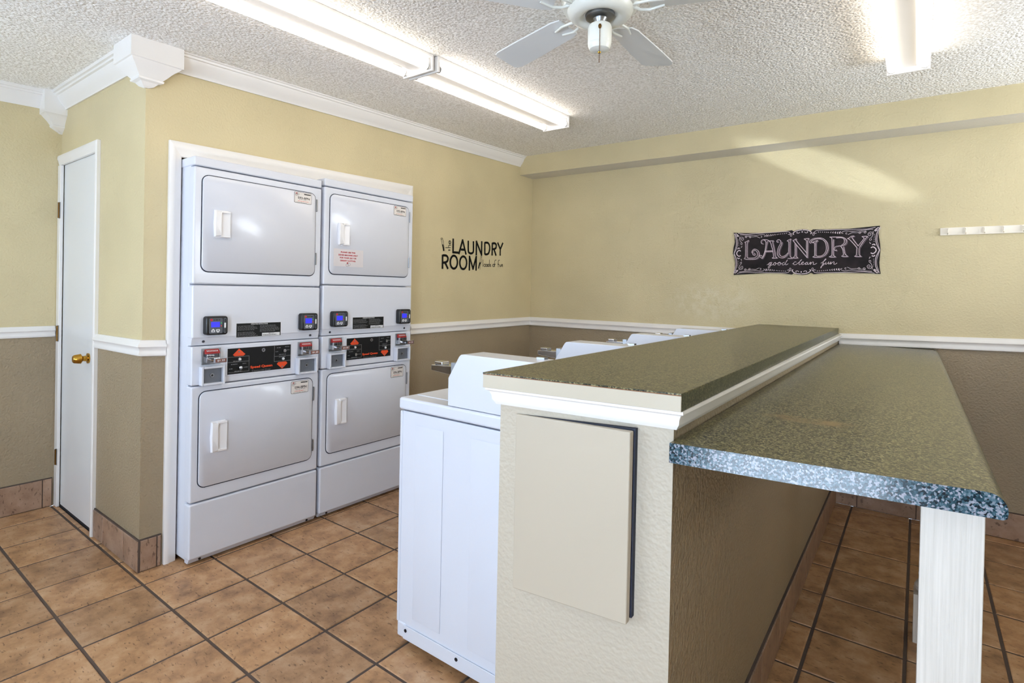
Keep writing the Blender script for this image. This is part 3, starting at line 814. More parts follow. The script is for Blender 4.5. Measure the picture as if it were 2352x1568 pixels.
# red notice on the right tower
mb = MB().box(.0065, .0076, .062, .272, 1.458, 1.560, 'sign_film'); X = .0082
for k, (s, a, b) in enumerate((('PLEASE USE THIS', .110, .214), ('DRYER MACHINE ONLY', .094, .232), ('FOR YOUR OILY OR', .104, .222), ('GREASY CLOTHES.', .106, .218))):
    zz = 1.546 - k * .0165
    print_x(mb, text2d(s, a, b, zz - .0085, zz, .035), X, 'print_red')
disc_x(mb, .158, 1.4795, .0045, .007, X, 'print_red', 10)
for (cy, cz) in ((.157, 1.467), (.169, 1.472)):
    print_x(mb, ribbon([(cy + .010 * math.cos(t * math.pi / 6), cz + .008 * math.sin(t * math.pi / 6)) for t in range(13)], .0012), X, 'print_grey')
o = mb.build('notice', up2, smooth=False); o['label'] = 'clear notice with red lettering about oily clothes'

# ------------------------------------------------------------------ top-load washers in a row
WW, WX = 0.640, 1.318
def make_washer():
    root = empty('washing_machine', (WX, 0.4, 0.0))
    MB().box(.012, .700, .004, WW - .004, .035, .884, 'appliance').build('cabinet', root, bevel=.004)
    mb = MB().box(0, .014, 0, WW, .085, .884, 'appliance'); mb.box(.006, .05, 0.0, WW, .034, .090, 'appliance'); mb.build('front_panel', root, bevel=.006, seg=3)
    MB().box(-.004, .705, -.003, WW + .003, .889, .934, 'appliance').build('top_panel', root, bevel=.010, seg=4)
    MB().box(.018, .225, .07, WW - .07, .930, .9365, 'appliance').build('lid', root, bevel=.003)
    prof = [(.243, .9355), (.243, 1.033), (.292, 1.112), (.300, 1.119), (.310, 1.121), (.640, 1.121), (.645, 1.116), (.645, .9355)]
    mb = MB(); mb.loft([[(x, .002, z) for x, z in prof], [(x, .116, z) for x, z in prof]], 'appliance')
    con = mb.build('meter_case', root, bevel=.003, seg=2)
    mb = MB(); bp_ = [(.46, .9355), (.50, 1.0), (.645, 1.0), (.645, .9355)]
    mb.loft([[(x, .118, z) for x, z in bp_], [(x, WW - .002, z) for x, z in bp_]], 'appliance'); mb.build('backsplash', root, bevel=.003)
    mb = MB().box(.560, .590, .085, .108, 1.119, 1.127, 'steel'); mb.build('back_clip', con)
    # coin chute with push slide on the sloping face
    mb = MB().box(.236, .262, .022, .098, 1.010, 1.085, 'steel'); mb.build('coin_plate', con, bevel=.002)
    mb = MB()
    mb.loft([[(.130, .030, 1.046), (.250, .030, 1.036), (.262, .030, 1.070), (.130, .030, 1.066)], [(.130, .090, 1.046), (.250, .090, 1.036), (.262, .090, 1.070), (.130, .090, 1.066)]], 'chrome')
    cs = mb.build('coin_slide', con, bevel=.002)
    mb = MB().box(.136, .176, .040, .080, 1.066, 1.079, 'chrome'); mb.build('slide_knob', cs, bevel=.004)
    # embossed side panels, bottom rail with screws
    for y in (.0025, WW - .0025):
        s = -1 if y < .1 else 1
        for a, b in ((.085, .225), (.355, .495)):
            mb = MB()
            mb.loft([[(a, y, .12), (b, y, .12), (b, y, .84), (a, y, .84)], [(a + .006, y + s * .0012, .126), (b - .006, y + s * .0012, .126), (b - .006, y + s * .0012, .834), (a + .006, y + s * .0012, .834)]], 'appliance')
            mb.build('side_emboss', root)
        mb = MB().box(.040, .690, min(y, y + s * .004), max(y, y + s * .004), .034, .085, 'appliance')
        sr = mb.build('side_rail', root, bevel=.0015)
        for x in (.055, .31, .62):
            n = 10; r = .0065
            m2 = MB(); m2.loft([[(x + r * math.cos(2 * math.pi * i / n), y + s * q, .068 + r * math.sin(2 * math.pi * i / n)) for i in range(n)] for q in (.002, .006)], 'screw')
            m2.build('screw', sr)
    for (x, y) in ((.06, .06), (.06, WW - .06), (.64, .06), (.64, WW - .06)):
        MB().lathe([(.020, 0), (.020, .010), (.008, .012), (.008, .038)], x, y, 'dark_steel', 10).build('levelling_foot', root)
    return root
w0 = make_washer()
wl = ['white top-load washing machine nearest the camera, first in the row by the bar', 'white top-load washing machine second in the row along the bar',
      'white top-load washing machine third in the row along the bar', 'white top-load washing machine farthest back, against the back wall']
for k in range(4):
    o = w0 if k == 0 else copy_tree(w0)
    o.location = (WX, 0.4 + 0.700 * k, 0)
    tag(o, wl[k], 'washing machine', 'washing machines along the bar')

# ------------------------------------------------------------------ raised bar top
BF = [(2.033, 0.023), (2.503, 0.079), (2.464, YB - .003), (1.978, YB - .003)]  # front edge cut at an angle to absorb lens distortion
def inset(poly, d):
    cx = sum(p[0] for p in poly) / 4; cy = sum(p[1] for p in poly) / 4
    return [(x + (d if x < cx else -d), y + (d if y < cy else 0)) for x, y in poly]
bar = empty('bar_top', (2.24, 0.06, 0)); tag(bar, 'long raised bar top in dark olive speckled laminate on the half wall', 'bar counter')
def relb(mb): mb.v = [(x - 2.24, y - 0.06, z) for x, y, z in mb.v]; return mb
def prism(mb, poly, z0, z1, mat):
    mb.loft([[(x, y, z0) for x, y in poly], [(x, y, z1) for x, y in poly]], mat); return mb
mb = prism(MB(), inset(BF, .003), 1.1065, 1.1385, 'bare_board'); prism(mb, [BF[0], BF[1], BF[2], BF[3]], 1.1386, 1.1402, 'bare_board'); relb(mb).build('core', bar)
relb(prism(MB(), [(BF[0][0], BF[0][1] - .0005), (BF[1][0], BF[1][1] - .0005), BF[2], BF[3]], 1.1400, 1.1435, 'laminate_warmlit')).build('laminate_sheet', bar)
mb = MB(); a, b = Vector(BF[0]), Vector(BF[1])
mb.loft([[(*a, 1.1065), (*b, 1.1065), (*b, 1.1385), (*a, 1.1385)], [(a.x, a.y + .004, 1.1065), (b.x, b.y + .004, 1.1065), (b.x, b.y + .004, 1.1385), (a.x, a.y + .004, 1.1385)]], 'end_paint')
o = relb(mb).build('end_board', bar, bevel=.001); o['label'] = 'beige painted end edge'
mb = MB(); a, b = BF[1], BF[2]
mb.loft([[(a[0], a[1] + .001, 1.1065), (a[0], a[1] + .001, 1.1410), (a[0] - .004, a[1] + .001, 1.1410), (a[0] - .004, a[1] + .001, 1.1065)], [(b[0], b[1], 1.1065), (b[0], b[1], 1.1410), (b[0] - .004, b[1], 1.1410), (b[0] - .004, b[1], 1.1065)]], 'laminate_edge')
relb(mb).build('edge_strip', bar)
mb = MB(); a, b = BF[0], BF[3]
mb.loft([[(a[0], a[1] + .001, 1.1065), (a[0], a[1] + .001, 1.1410), (a[0] + .004, a[1] + .001, 1.1410), (a[0] + .004, a[1] + .001, 1.1065)], [(b[0], b[1], 1.1065), (b[0], b[1], 1.1410), (b[0] + .004, b[1], 1.1410), (b[0] + .004, b[1], 1.1065)]], 'laminate_edge')
relb(mb).build('edge_strip', bar)

# access panel on the end of the half wall
def wy(x): return 0.064 + (x - 2.058) * (0.108 - 0.064) / (2.474 - 2.058)
ap = empty('access_panel', (2.105, wy(2.105), 0.63)); tag(ap, 'plain beige access panel standing ajar on the end of the half wall', 'panel')
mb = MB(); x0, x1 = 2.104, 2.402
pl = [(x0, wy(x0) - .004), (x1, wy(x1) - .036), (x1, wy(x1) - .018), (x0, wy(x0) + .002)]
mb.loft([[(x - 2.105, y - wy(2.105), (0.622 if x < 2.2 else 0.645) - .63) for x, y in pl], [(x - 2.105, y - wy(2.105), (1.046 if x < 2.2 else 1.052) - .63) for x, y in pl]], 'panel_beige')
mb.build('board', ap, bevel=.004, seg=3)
mb = MB(); pl = [(x0 + .004, wy(x0 + .004) - .001), (x1 + .0015, wy(x1) - .013), (x1 + .0015, wy(x1 + .0015) + .001), (x0 + .004, wy(x0 + .004) + .001)]
mb.loft([[(x - 2.105, y - wy(2.105), .65 - .63) for x, y in pl], [(x - 2.105, y - wy(2.105), (1.046 if x < 2.2 else 1.055) - .63) for x, y in pl]], 'gap_shade')  # dark sheet painting the shadow gap at the side, metal strip along the top
mb.build('gap_shade_strip', ap)

# ------------------------------------------------------------------ folding counter
ct = empty('folding_counter', (2.73, 0.1, 0)); tag(ct, 'lower folding counter in olive speckled laminate with blue daylight tint painted on the end, on white legs', 'counter')
def relc(mb): mb.v = [(x - 2.73, y - 0.1, z) for x, y, z in mb.v]; return mb
X0, X1, Z0, Z1 = 2.4835, 2.999, 1.003, 1.043
prof = [(X0, Z0), (X1 - .006, Z0), (X1 - .001, Z0 + .003), (X1, Z0 + .010)]
for i in range(0, 8):
    a = math.radians(90 * i / 7); prof.append((X1 - .026 + .026 * math.cos(a), Z1 - .026 + .026 * math.sin(a)))
prof.append((X0, Z1))
def yfr(x): return 0.072 + (x - 2.4785) * 0.12  # counter end slanted to take up lens distortion
mb = MB(); n = len(prof)
fr = [(x, yfr(x) + .002, z) for x, z in prof]; bk = [(x - (0.013 if x < 2.5 else 0.016), YB - .003, z) for x, z in prof]
mb.add(fr + bk, [(i, (i + 1) % n, n + (i + 1) % n, n + i) for i in range(n)] + [tuple(range(n, 2 * n))], 'laminate_worktop')
relc(mb).build('worktop', ct, angle=50)
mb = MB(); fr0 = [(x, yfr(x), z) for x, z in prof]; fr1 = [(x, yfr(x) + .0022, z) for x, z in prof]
mb.loft([fr0, fr1], 'laminate_daylit'); o = relc(mb).build('end_cap', ct, angle=50); o['label'] = 'speckled end cap with painted blue daylight tint'
o = relc(MB().box(2.891, 2.977, 0.190, 0.232, 0, Z0, 'post_white')).build('leg', ct, bevel=.002); o['label'] = 'flat white painted board leg'
prof = [(.0, 0.19), (.030, .19), (.040, .20), (.044, .215), (.036, .23), (.024, .24), (.030, .25), (.032, .262), (.024, .275), (.021, .30), (.026, .40), (.033, .52), (.035, .60), (.030, .66), (.024, .69), (.034, .70), (.038, .712), (.030, .726), (.026, .74), (.038, .755), (.0, .756)]
mb = MB().lathe(prof, 2.934, 1.700, 'post_white', 20); mb.box(2.889, 2.979, 1.655, 1.745, 0, .19, 'post_white'); mb.box(2.889, 2.979, 1.655, 1.745, .755, Z0, 'post_white')
o = relc(mb).build('leg', ct, bevel=.002); o['label'] = 'turned white leg with square block foot'

# ------------------------------------------------------------------ ceiling lights
def make_light(name, x, y0, y1, w, mats, label, dead_end=True):
    yc = (y0 + y1) / 2; L = y1 - y0
    root = empty(name, (x, yc, zceil(x, yc) - 0.0015), (math.atan(0.033), math.atan(0.010), 0))
    tag(root, label, 'light', 'fluorescent ceiling lights')
    h = L / 2
    prof = [(-w / 2, 0.001), (-w / 2, -.010), (-w / 2 + .004, -.014), (-.036, -.022), (-.032, -.050), (.032, -.050), (.036, -.022), (w / 2 - .004, -.014), (w / 2, -.010), (w / 2, 0.001)]
    mb = MB(); mb.loft([[(a, -h + .004, z) for a, z in prof], [(a, h - .004, z) for a, z in prof]], 'trim_white'); mb.build('housing', root)
    for s in (-1, 1):
        mb = MB(); yy = (s * h - s * .012, s * h); mb.box(-w / 2 - .001, w / 2 + .001, min(yy), max(yy), -.074, .001, 'trim_white'); ep = mb.build('end_plate', root, bevel=.002)
        for t in (-1, 1):
            MB().box(t * (w / 2 - .021) - .012, t * (w / 2 - .021) + .012, s * h - s * .026 if s > 0 else s * h + .012, s * h - .012 if s > 0 else s * h + .026, -.066, -.020, 'trim_white').build('lamp_holder', ep, bevel=.002)
    for t, m in zip((-1, 1), mats):
        xx = t * (w / 2 - .021)
        mb = MB().tube([(xx, -h + .030, -.052), (xx, h - .030, -.052)], .0185, m, 14); tu = mb.build('tube', root)
        for s in (-1, 1):
            MB().tube([(xx, s * (h - .031), -.052), (xx, s * (h - .024), -.052)], .0175, 'steel', 12).build('cap', tu)
    return root
make_light('fluorescent_light', 0.905, -0.372, 0.850, 0.200, ('tube_cool', 'tube_warm'), 'fluorescent strip light cut by the top edge, first of the pair over the aisle')
make_light('fluorescent_light', 0.915, 0.868, 2.090, 0.200, ('tube_cool', 'tube_cool'), 'fluorescent strip light ending above the far dryers, second of the pair')
make_light('fluorescent_light', 2.818, -0.273, 2.165, 0.166, ('tube_counter', 'tube_counter'), 'fluorescent strip light above the folding counter at top right')

# ------------------------------------------------------------------ ceiling fan
fx, fy = 1.976, 0.688
fan = empty('ceiling_fan', (fx, fy, zceil(fx, fy))); tag(fan, 'white hugger ceiling fan with a pull chain', 'fan')
fz = -zceil(fx, fy)
def F(z): return z + fz
MB().lathe([(0.0, F(2.304)), (.056, F(2.304)), (.066, F(2.294)), (.084, F(2.290)), (.098, F(2.294)), (.108, F(2.304)), (.114, F(2.318)), (.127, F(2.324)), (.135, F(2.340)), (.136, F(2.368)), (.129, F(2.394)), (.116, F(2.414)), (.106, 0.003), (0, 0.003)], 0, 0, 'fan_white', 40).build('motor_housing', fan)
MB().lathe([(0, F(2.290)), (.040, F(2.290)), (.050, F(2.294)), (.052, F(2.306)), (0, F(2.306))], 0, 0, 'steel', 32).build('hub_ring', fan)
MB().lathe([(0, F(2.262)), (.017, F(2.262)), (.018, F(2.280)), (.026, F(2.292)), (0, F(2.292))], 0, 0, 'steel', 20).build('neck', fan)
sw = MB().lathe([(0, F(2.178)), (.024, F(2.179)), (.034, F(2.184)), (.0395, F(2.196)), (.0405, F(2.204)), (.0405, F(2.2055)), (.0412, F(2.2065)), (.0412, F(2.258)), (.038, F(2.266)), (.028, F(2.270)), (0, F(2.270))], 0, 0, 'fan_white', 32).build('switch_housing', fan)
dv = Vector((CAM.x - fx, CAM.y - fy)).normalized()
px, py = dv.x * .0425, dv.y * .0425
mb = MB().lathe([(0, -.009), (.004, -.007), (.006, 0), (.004, .006), (0, .007)], px, py, 'antique_brass', 12, F(2.246)); mb.build('chain_bell', sw)
mb = MB(); z = 2.240
while z > 2.120:
    mb.lathe([(0, -.0017), (.0016, -.001), (.0019, 0), (.0016, .001), (0, .0017)], px + dv.x * .003, py + dv.y * .003, 'antique_brass', 6, F(z)); z -= .0042
mb.build('pull_chain', sw)
MB().lathe([(0, -.004), (.005, -.003), (.006, 0), (.004, .003), (0, .004)], 0.0, 0.0, 'brass', 10, F(2.176)).build('finial', sw)
for k in range(5):
    a = math.radians(91 + 72 * k); ca, sa = math.cos(a), math.sin(a)
    def T(r, t, z): return (r * ca - t * sa, r * sa + t * ca, F(z))
    def bl(r, w, tilt=.010): return [T(r, -w, 2.322 - tilt), T(r, w, 2.322 + tilt), T(r, w, 2.328 + tilt), T(r, -w, 2.328 - tilt)]
    mb = MB(); mb.loft([bl(.165, .045), bl(.20, .056), bl(.42, .066), bl(.53, .068), bl(.552, .060), bl(.560, .045)], 'fan_blade')
    o = mb.build('blade', fan, bevel=.001)
    mb = MB()
    for s in (-1, 1):
        mb.tube([T(.112, s * .010, 2.322), T(.135, s * .024, 2.316), T(.165, s * .030, 2.315), T(.215, s * .018, 2.318)], [.006, .005, .005, .004], 'fan_white', 8)
    mb.build('blade_iron', o)

# ------------------------------------------------------------------ wall things
SIGN_OUT=[(-4535,1511),(-3768,1448),(-2773,1402),(-1809,1424),(-1105,1452),(-714,1509),(-588,1422),(-417,1509),(-56,1537),(257,1501),(446,1391),(567,1495),(1350,1455),(2611,1439),(3422,1483),(4303,1539),(4256,1205),(4272,830),(4332,407),(4367,32),(4345,-388),(4318,-762),(4346,-1136),(4408,-1501),(3685,-1452),(2674,-1421),(1414,-1431),(678,-1513),(522,-1413),(325,-1513),(13,-1553),(-349,-1512),(-534,-1410),(-623,-1537),(-1273,-1449),(-2223,-1431),(-3200,-1481),(-4464,-1559),(-4397,-1117),(-4383,-633),(-4488,-92),(-4551,-26),(-4510,448),(-4426,822),(-4444,1146)]
SIGN_LET=[[(-3763,788),(-3641,835),(-3484,907),(-3542,780),(-3582,626),(-3571,-100),(-3554,-295),(-3467,-348),(-3080,-330),(-2890,-193),(-2882,-13),(-2970,143),(-3092,198),(-3186,123),(-3208,-5),(-3156,-135),(-3060,-151),(-3038,-61),(-3111,5)],[(-3750,775),(-3699,682),(-3681,-98),(-3701,-305),(-3748,-395),(-3539,-438),(-2981,-422),(-2793,-272),(-2762,-68),(-2826,139),(-2973,258),(-3117,275),(-3236,150),(-3256,-4)],[(-2504,640),(-2599,643),(-2649,747),(-2628,874),(-2511,926),(-2391,840),(-2340,685),(-2377,228),(-2463,-126),(-2577,-340),(-2697,-299),(-2723,-197),(-2628,-173),(-2579,-251)],[(-2511,926),(-2346,927),(-2204,883),(-2060,726),(-1959,419),(-1883,113),(-1827,-292),(-1918,-378)],[(-2599,-404),(-2529,-379),(-2416,-127),(-2330,227),(-2247,733),(-2179,831),(-2062,827),(-1852,819),(-1896,720),(-1819,364),(-1741,-16),(-1688,-295),(-1594,-377),(-1918,-391)],[(-2398,127),(-1906,134)],[(-2397,71),(-1905,76)],[(-1528,756),(-1596,709),(-1643,786),(-1577,884),(-1462,879),(-1386,751),(-1410,602),(-1519,355),(-1582,105),(-1576,-146),(-1458,-325),(-1296,-378),(-1115,-332),(-938,-161),(-886,37),(-890,683),(-982,786),(-760,901),(-796,729),(-781,-165),(-755,-314),(-641,-416),(-932,-422)],[(-1293,698),(-1339,499),(-1446,202),(-1475,-48),(-1391,-226),(-1253,-279),(-1073,-208),(-919,-37)],[(-612,796),(-425,900),(-400,739),(233,-90)],[(-612,796),(-554,695),(262,-408)],[(-497,619),(-480,-122),(-510,-294),(-597,-397),(-308,-397),(-399,-297),(-403,-124),(-417,518)],[(235,-383),(202,301),(193,741),(59,868),(341,894),(275,738),(278,299),(283,-409)],[(883,-312),(797,-274),(773,-152),(760,429),(777,622),(860,740),(595,629),(683,528),(705,-151),(691,-296),(607,-362),(885,-384),(1117,-353),(1345,-214),(1465,23),(1485,261),(1433,526),(1303,747),(1111,886),(856,909),(601,871),(431,756),(391,636),(457,561)],[(883,-312),(1116,-281),(1281,-140),(1370,73),(1375,313),(1306,603),(1155,776),(942,857),(730,842),(602,798),(497,705),(521,607),(574,629)],[(1549,940),(1654,876),(1689,732),(1709,-175),(1680,-293),(1568,-374),(1909,-381),(1825,-296),(1791,-177),(1775,585),(1801,775)],[(1549,940),(1818,941),(2126,927),(2351,871),(2495,724),(2519,558),(2441,420),(2301,354),(2098,337),(1915,295),(1835,179),(1858,60),(1962,33),(1939,105)],[(1923,865),(2188,878),(2352,800),(2396,633),(2359,470),(2240,380)],[(2201,310),(2306,118),(2352,-119),(2355,-261),(2276,-353),(2599,-360),(2497,-264),(2433,-121),(2388,92),(2364,281)],[(3162,302),(2834,804),(2832,897),(2930,945),(2791,946),(2673,857),(2574,791),(2696,716),(3065,236),(3088,72),(3084,-207),(3057,-323),(2999,-369),(3334,-380),(3254,-304),(3232,-211),(3226,68),(3262,229),(3544,729),(3657,892),(3365,898),(3464,801),(3428,687),(3162,302)]]
SIGN_CUR=[[(-2246,-867),(-2096,-768),(-1958,-673),(-2074,-717),(-2142,-818),(-2071,-857),(-1956,-744),(-1911,-682),(-2000,-870),(-2066,-1047),(-2136,-1072),(-2138,-970),(-2000,-896),(-1861,-847),(-1794,-747),(-1703,-685),(-1654,-774),(-1721,-873),(-1815,-847),(-1771,-722),(-1678,-748),(-1562,-775),(-1495,-700),(-1404,-677),(-1356,-778),(-1422,-877),(-1526,-851),(-1494,-725),(-1379,-740),(-1264,-779)],[(-1108,-681),(-1220,-729),(-1263,-829),(-1194,-880),(-1083,-781),(-973,-608),(-930,-522),(-996,-608),(-1060,-781),(-1013,-869),(-879,-784)],[(-632,-812),(-548,-768)],[(-385,-697),(-424,-666),(-490,-678),(-544,-764),(-519,-863),(-387,-840),(-213,-694),(-63,-537),(-128,-573),(-211,-768),(-187,-867),(-57,-795),(51,-723),(28,-673),(-58,-746),(-34,-856),(75,-833),(161,-773),(268,-689)],[(290,-702),(183,-761),(185,-866),(292,-799),(322,-702),(310,-848),(401,-825)],[(402,-825),(464,-704),(486,-753),(467,-862),(550,-730),(636,-695),(658,-756),(639,-852),(725,-853),(851,-783)],[(1084,-786),(1271,-644),(1377,-526),(1352,-502),(1270,-620),(1191,-835),(1132,-1027),(1091,-1099),(1110,-1003),(1235,-908),(1275,-812),(1212,-836),(1359,-813),(1388,-718),(1348,-813),(1381,-862),(1483,-791),(1544,-696),(1526,-816),(1568,-840),(1629,-769),(1668,-698),(1651,-853),(1752,-735),(1834,-701),(1855,-749),(1837,-844),(1920,-856),(2020,-775)]]
SIGN_ORN=[(8,[(-4224,1454),(-3702,1362),(-2974,1380),(-2262,1398),(-1337,1420),(-951,1411),(-814,1325),(-845,1215),(-936,1244)]),(7,[(-4097,1343),(-3456,1281),(-2971,1252),(-2614,1295),(-2424,1248),(-2375,1170),(-2468,1143)]),(10,[(-4436,1429),(-4289,1043),(-4252,701),(-4299,388),(-4453,-1)]),(6,[(-4487,1445),(-4365,1046),(-4319,703),(-4375,391),(-4479,0)]),(14,[(-4386,1440),(-4272,1356),(-4182,1248),(-4244,1224),(-4320,1306)]),(6,[(-4094,1218),(-4103,1062),(-4036,850),(-3934,742),(-3932,638),(-4019,667),(-4009,745)]),(6,[(-3930,534),(-3952,430),(-4002,458)]),(6,[(-4065,1034),(-4018,1162),(-3869,1130),(-3829,998),(-3914,924),(-3990,1005),(-3942,1081),(-3891,1027)]),(6,[(-3748,1203),(-3650,1225),(-3623,1120),(-3709,1124),(-3698,1201),(-3502,1193),(-3356,1186),(-3342,1108),(-3415,1098),(-3429,1176),(-3210,1154),(-2969,1170),(-2824,1099),(-2728,1057)]),(6,[(-2683,1209),(-2611,1154),(-2633,1091),(-2693,1119)]),(18,[(-2318,1269),(-2258,1203),(-2291,1136)]),(10,[(-2189,1263),(-2129,1197),(-2174,1141)]),(12,[(-2060,1270),(-2001,1217),(-2046,1160)]),(10,[(-1921,1276),(-1873,1229),(-1907,1180)]),(9,[(-1793,1283),(-1751,1243),(-1780,1199)]),(16,[(-1631,1273),(-1617,1232)]),(14,[(-1528,1284),(-1514,1248)]),(14,[(-1414,1293),(-1399,1258)]),(14,[(-1288,1303),(-1274,1267)]),(14,[(-1164,1312),(-1149,1276)]),(18,[(-1051,1322),(-1036,1286)]),(6,[(-746,1297),(-799,1151),(-753,1087),(-698,1147),(-742,1297)]),(14,[(-566,1203),(-629,1242),(-591,1340),(-394,1454),(-86,1492)]),(9,[(-215,1359),(-279,1288),(-379,1293),(-402,1343),(-359,1378)]),(14,[(-84,1402),(-82,1316)]),(26,[(-4000,158),(-4121,213),(-4255,99),(-4285,-31)]),(16,[(-4062,342),(-4162,384),(-4228,308)]),(10,[(-4176,1012),(-4173,986)]),(10,[(-4174,908),(-4171,881)]),(10,[(-4167,803),(-4163,776)]),(12,[(-4164,698),(-4161,672)]),(14,[(-4162,580),(-4158,554)])]
DEC_BIG=[[(-2516,1101),(-2511,108),(-1955,114)],[(-1837,59),(-1442,1131),(-1026,81)],[(-1634,382),(-1219,396)],[(-767,1151),(-742,334),(-590,182),(-392,156),(-195,242),(-126,410),(-148,1155)],[(237,100),(229,1168),(903,133),(896,1191)],[(1288,1200),(1321,177)],[(1290,1150),(1687,1176),(1908,964),(1945,660),(1821,346),(1611,223),(1320,204)],[(2287,165),(2279,1232)],[(2281,1181),(2609,1218),(2807,1103),(2787,860),(2570,734),(2297,696)],[(2515,713),(2820,183)],[(3025,1266),(3379,766),(3703,1305)],[(3379,766),(3386,219)],[(-3638,-1222),(-3646,-149)],[(-3644,-210),(-3291,-193),(-3087,-329),(-3102,-578),(-3321,-714),(-3629,-752)],[(-3365,-722),(-3040,-1201)],[(-574,-1156),(-581,-103),(-130,-1065),(242,-65),(250,-1137)],[(-1990,-626),(-2005,-781),(-2060,-923),(-2147,-1038),(-2258,-1114),(-2383,-1144),(-2508,-1125),(-2622,-1060),(-2713,-955),(-2774,-821),(-2798,-670),(-2783,-517),(-2730,-376),(-2645,-262),(-2535,-184),(-2411,-152),(-2286,-169),(-2170,-232),(-2077,-337),(-2014,-472),(-1990,-626)],[(-913,-615),(-929,-771),(-982,-913),(-1069,-1028),(-1179,-1103),(-1303,-1133),(-1428,-1115),(-1541,-1049),(-1632,-944),(-1693,-810),(-1717,-658),(-1702,-505),(-1650,-364),(-1565,-250),(-1456,-173),(-1333,-141),(-1208,-157),(-1093,-221),(-1000,-326),(-938,-462),(-913,-615)]]
DEC_THIN=[[(-3058,231),(-2779,251)],[(-2948,308),(-2944,171)],[(-3375,393),(-2771,439)],[(-2996,422),(-3044,511),(-3023,591),(-2776,626)],[(-2787,843),(-2800,780),(-2838,731),(-2892,710),(-2946,722),(-2987,764),(-3003,825),(-2990,888),(-2952,937),(-2899,958),(-2844,946),(-2803,904),(-2787,843)],[(-2899,952),(-2892,716)],[(1097,-239),(1116,-825)],[(1475,-700),(1460,-751),(1415,-790),(1352,-807),(1288,-796),(1241,-762),(1222,-712),(1238,-661),(1283,-622),(1345,-605),(1409,-615),(1457,-650),(1475,-700)],[(1704,-695),(1691,-743),(1653,-780),(1601,-795),(1547,-785),(1507,-752),(1491,-706),(1504,-658),(1542,-621),(1595,-606),(1648,-616),(1688,-648),(1704,-695)],[(1707,-603),(1713,-796)],[(1945,-683),(1933,-731),(1897,-768),(1846,-783),(1795,-773),(1757,-740),(1742,-693),(1754,-645),(1790,-609),(1840,-593),(1892,-603),(1930,-636),(1945,-683)],[(1935,-207),(1954,-791)],[(2154,-604),(2067,-592),(2030,-645),(2124,-691),(2153,-741),(2046,-787)],[(2615,-650),(2600,-700),(2557,-739),(2497,-755),(2437,-745),(2391,-711),(2374,-662),(2388,-611),(2431,-573),(2491,-556),(2552,-567),(2597,-601),(2615,-650)],[(2833,-190),(2722,-196),(2647,-287),(2652,-768)],[(2568,-549),(2789,-544)],[(3308,-162),(3185,-187),(3132,-277),(3136,-752)],[(3056,-531),(3264,-527)],[(3337,-527),(3342,-666),(3429,-714),(3512,-658),(3507,-518),(3514,-717)],[(3616,-712),(3610,-513)],[(3611,-548),(3678,-492),(3737,-541),(3743,-716)]]
DEC_PIN=[[(-3670,1045),(-3682,1013),(-3717,988),(-3765,975),(-3813,979),(-3848,999),(-3862,1028),(-3850,1059),(-3816,1085),(-3768,1097),(-3720,1094),(-3684,1074),(-3670,1045)],[(-3821,955),(-3565,96)],[(-3647,980),(-3411,119)],[(-3711,613),(-3498,230)],[(970,-6),(959,-35),(927,-58),(884,-68),(839,-63),(806,-45),(794,-17),(805,12),(836,35),(880,45),(924,40),(957,22),(970,-6)],[(791,-107),(492,-1064)],[(968,-96),(709,-1114)],[(869,-420),(649,-831)]]
DEC_FILL=[[(-3676,616),(-3581,378),(-3531,136)],[(742,-493),(621,-766),(562,-1001)]]

S4 = 1e-4
def sc(l): return [(a * S4, b * S4) for a, b in l]
# chalkboard sign on the back wall
sg = empty('laundry_sign', (2.245, YB - .001, 1.648)); tag(sg, 'dark chalkboard style plaque reading LAUNDRY good clean fun', 'sign')
out = sc(SIGN_OUT)
mb = MB(); mb.loft([[(a, 0, b) for a, b in out], [(a, -.006, b) for a, b in out]], 'chalkboard'); mb.build('board', sg, smooth=False)
def chalk_mesh(lines, name, mat, y=-.0066):
    mb = MB()
    for k, (w, l) in enumerate(lines):
        v, f = ribbon(smooth_line(sc(l), 4), w)
        yy = y - 0.00003 * (k % 12)
        mb.add([(a, yy, b) for a, b in v], f, mat)
    return mb.build(name, sg, smooth=False)
chalk_mesh([(.0029, l) for l in SIGN_LET], 'lettering', 'chalk_white')
chalk_mesh([(.0022, [(a + 55, b - 35) for a, b in l]) for l in SIGN_LET], 'lettering_shadow', 'chalk_mauve', -.0062)
chalk_mesh([(.0029, l) for l in SIGN_CUR], 'script_lettering', 'chalk_white')
orn = []
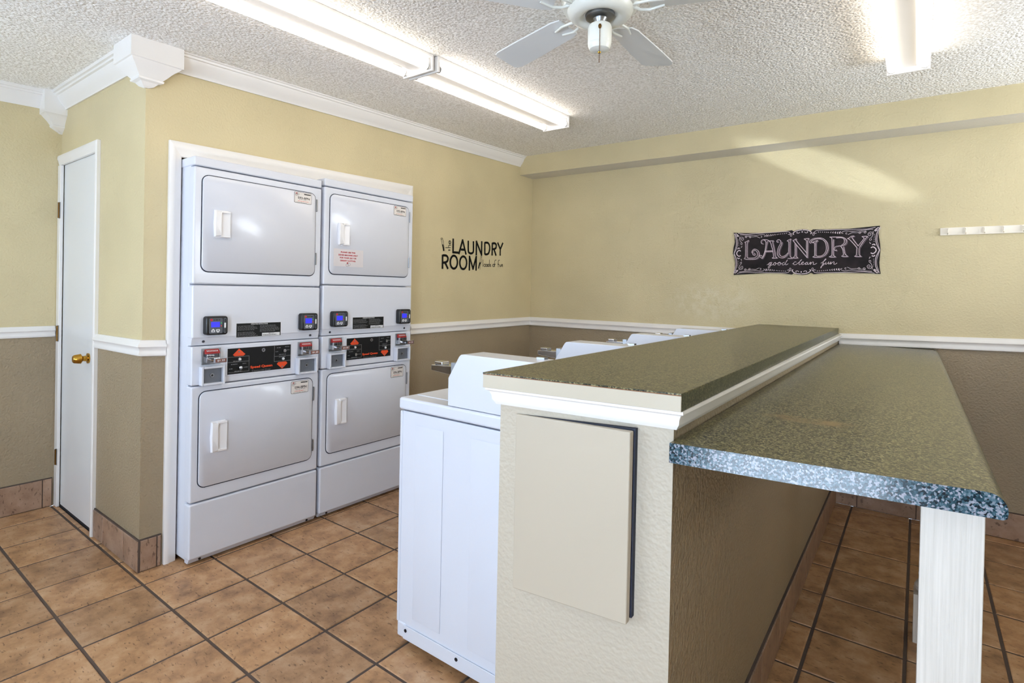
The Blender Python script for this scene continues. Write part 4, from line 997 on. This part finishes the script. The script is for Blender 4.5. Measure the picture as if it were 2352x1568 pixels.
for w, l in SIGN_ORN:
    for sx in (1, -1):
        for sy in (1, -1):
            orn.append((min(w, 17) * .00033 + .0003, [((a + 72) * sx - 72, b * sy) for a, b in l]))
chalk_mesh(orn, 'border_scrolls', 'chalk_white')
# vinyl wall decal beside the dryers
dc = empty('wall_decal', (0.0, 2.34, 1.62)); tag(dc, 'black vinyl lettering the LAUNDRY ROOM loads of fun with clothes pegs', 'decal')
def decal(lines, w, name, sm=True):
    mb = MB()
    for k, l in enumerate(lines):
        q = sc(l)
        if sm and len(q) < 6 and len(q) > 2:      # straight-sided letters: one bar for each stroke
            segs = []
            for a, b in zip(q[:-1], q[1:]):
                L = math.hypot(b[0] - a[0], b[1] - a[1]); ex = w * .35 / L
                segs.append([(a[0] - (b[0] - a[0]) * ex, a[1] - (b[1] - a[1]) * ex), (b[0] + (b[0] - a[0]) * ex, b[1] + (b[1] - a[1]) * ex)])
        else:
            segs = [smooth_line(q, 3) if (sm and len(q) >= 6) else q]
        for j, s in enumerate(segs):
            v, f = ribbon(s, w); xx = .0012 + .00004 * ((k + j) % 5)
            mb.add([(xx, a, b) for a, b in v], f, 'decal_black')
    return mb.build(name, dc, smooth=False)
decal(DEC_BIG, .0175, 'big_lettering'); decal(DEC_THIN, .0050, 'small_lettering'); decal(DEC_PIN, .0032, 'clothes_pegs', False); decal(DEC_FILL, .012, 'peg_shading', False)
# hook rail
hr = empty('hook_rail', (3.30, YB, 1.75)); tag(hr, 'cream strip of small coat hooks on the back wall', 'hook rail')
MB().box(-.325, .365, -.012, .001, -.024, .021, 'hook_cream').build('board', hr, bevel=.002)
for k in range(8):
    x = -.290 + .0825 * k
    mb = MB().box(x - .006, x + .006, -.015, -.011, -.018, .018, 'hook_cream')
    mb.tube([(x, -.013, .010), (x, -.020, .013), (x, -.024, .008), (x, -.020, -.004), (x, -.022, -.014), (x, -.032, -.019), (x, -.040, -.012)], .0035, 'hook_cream', 8)
    mb.build('hook', hr)
for r in list(bpy.data.meshes):
    if r.users == 0: bpy.data.meshes.remove(r)
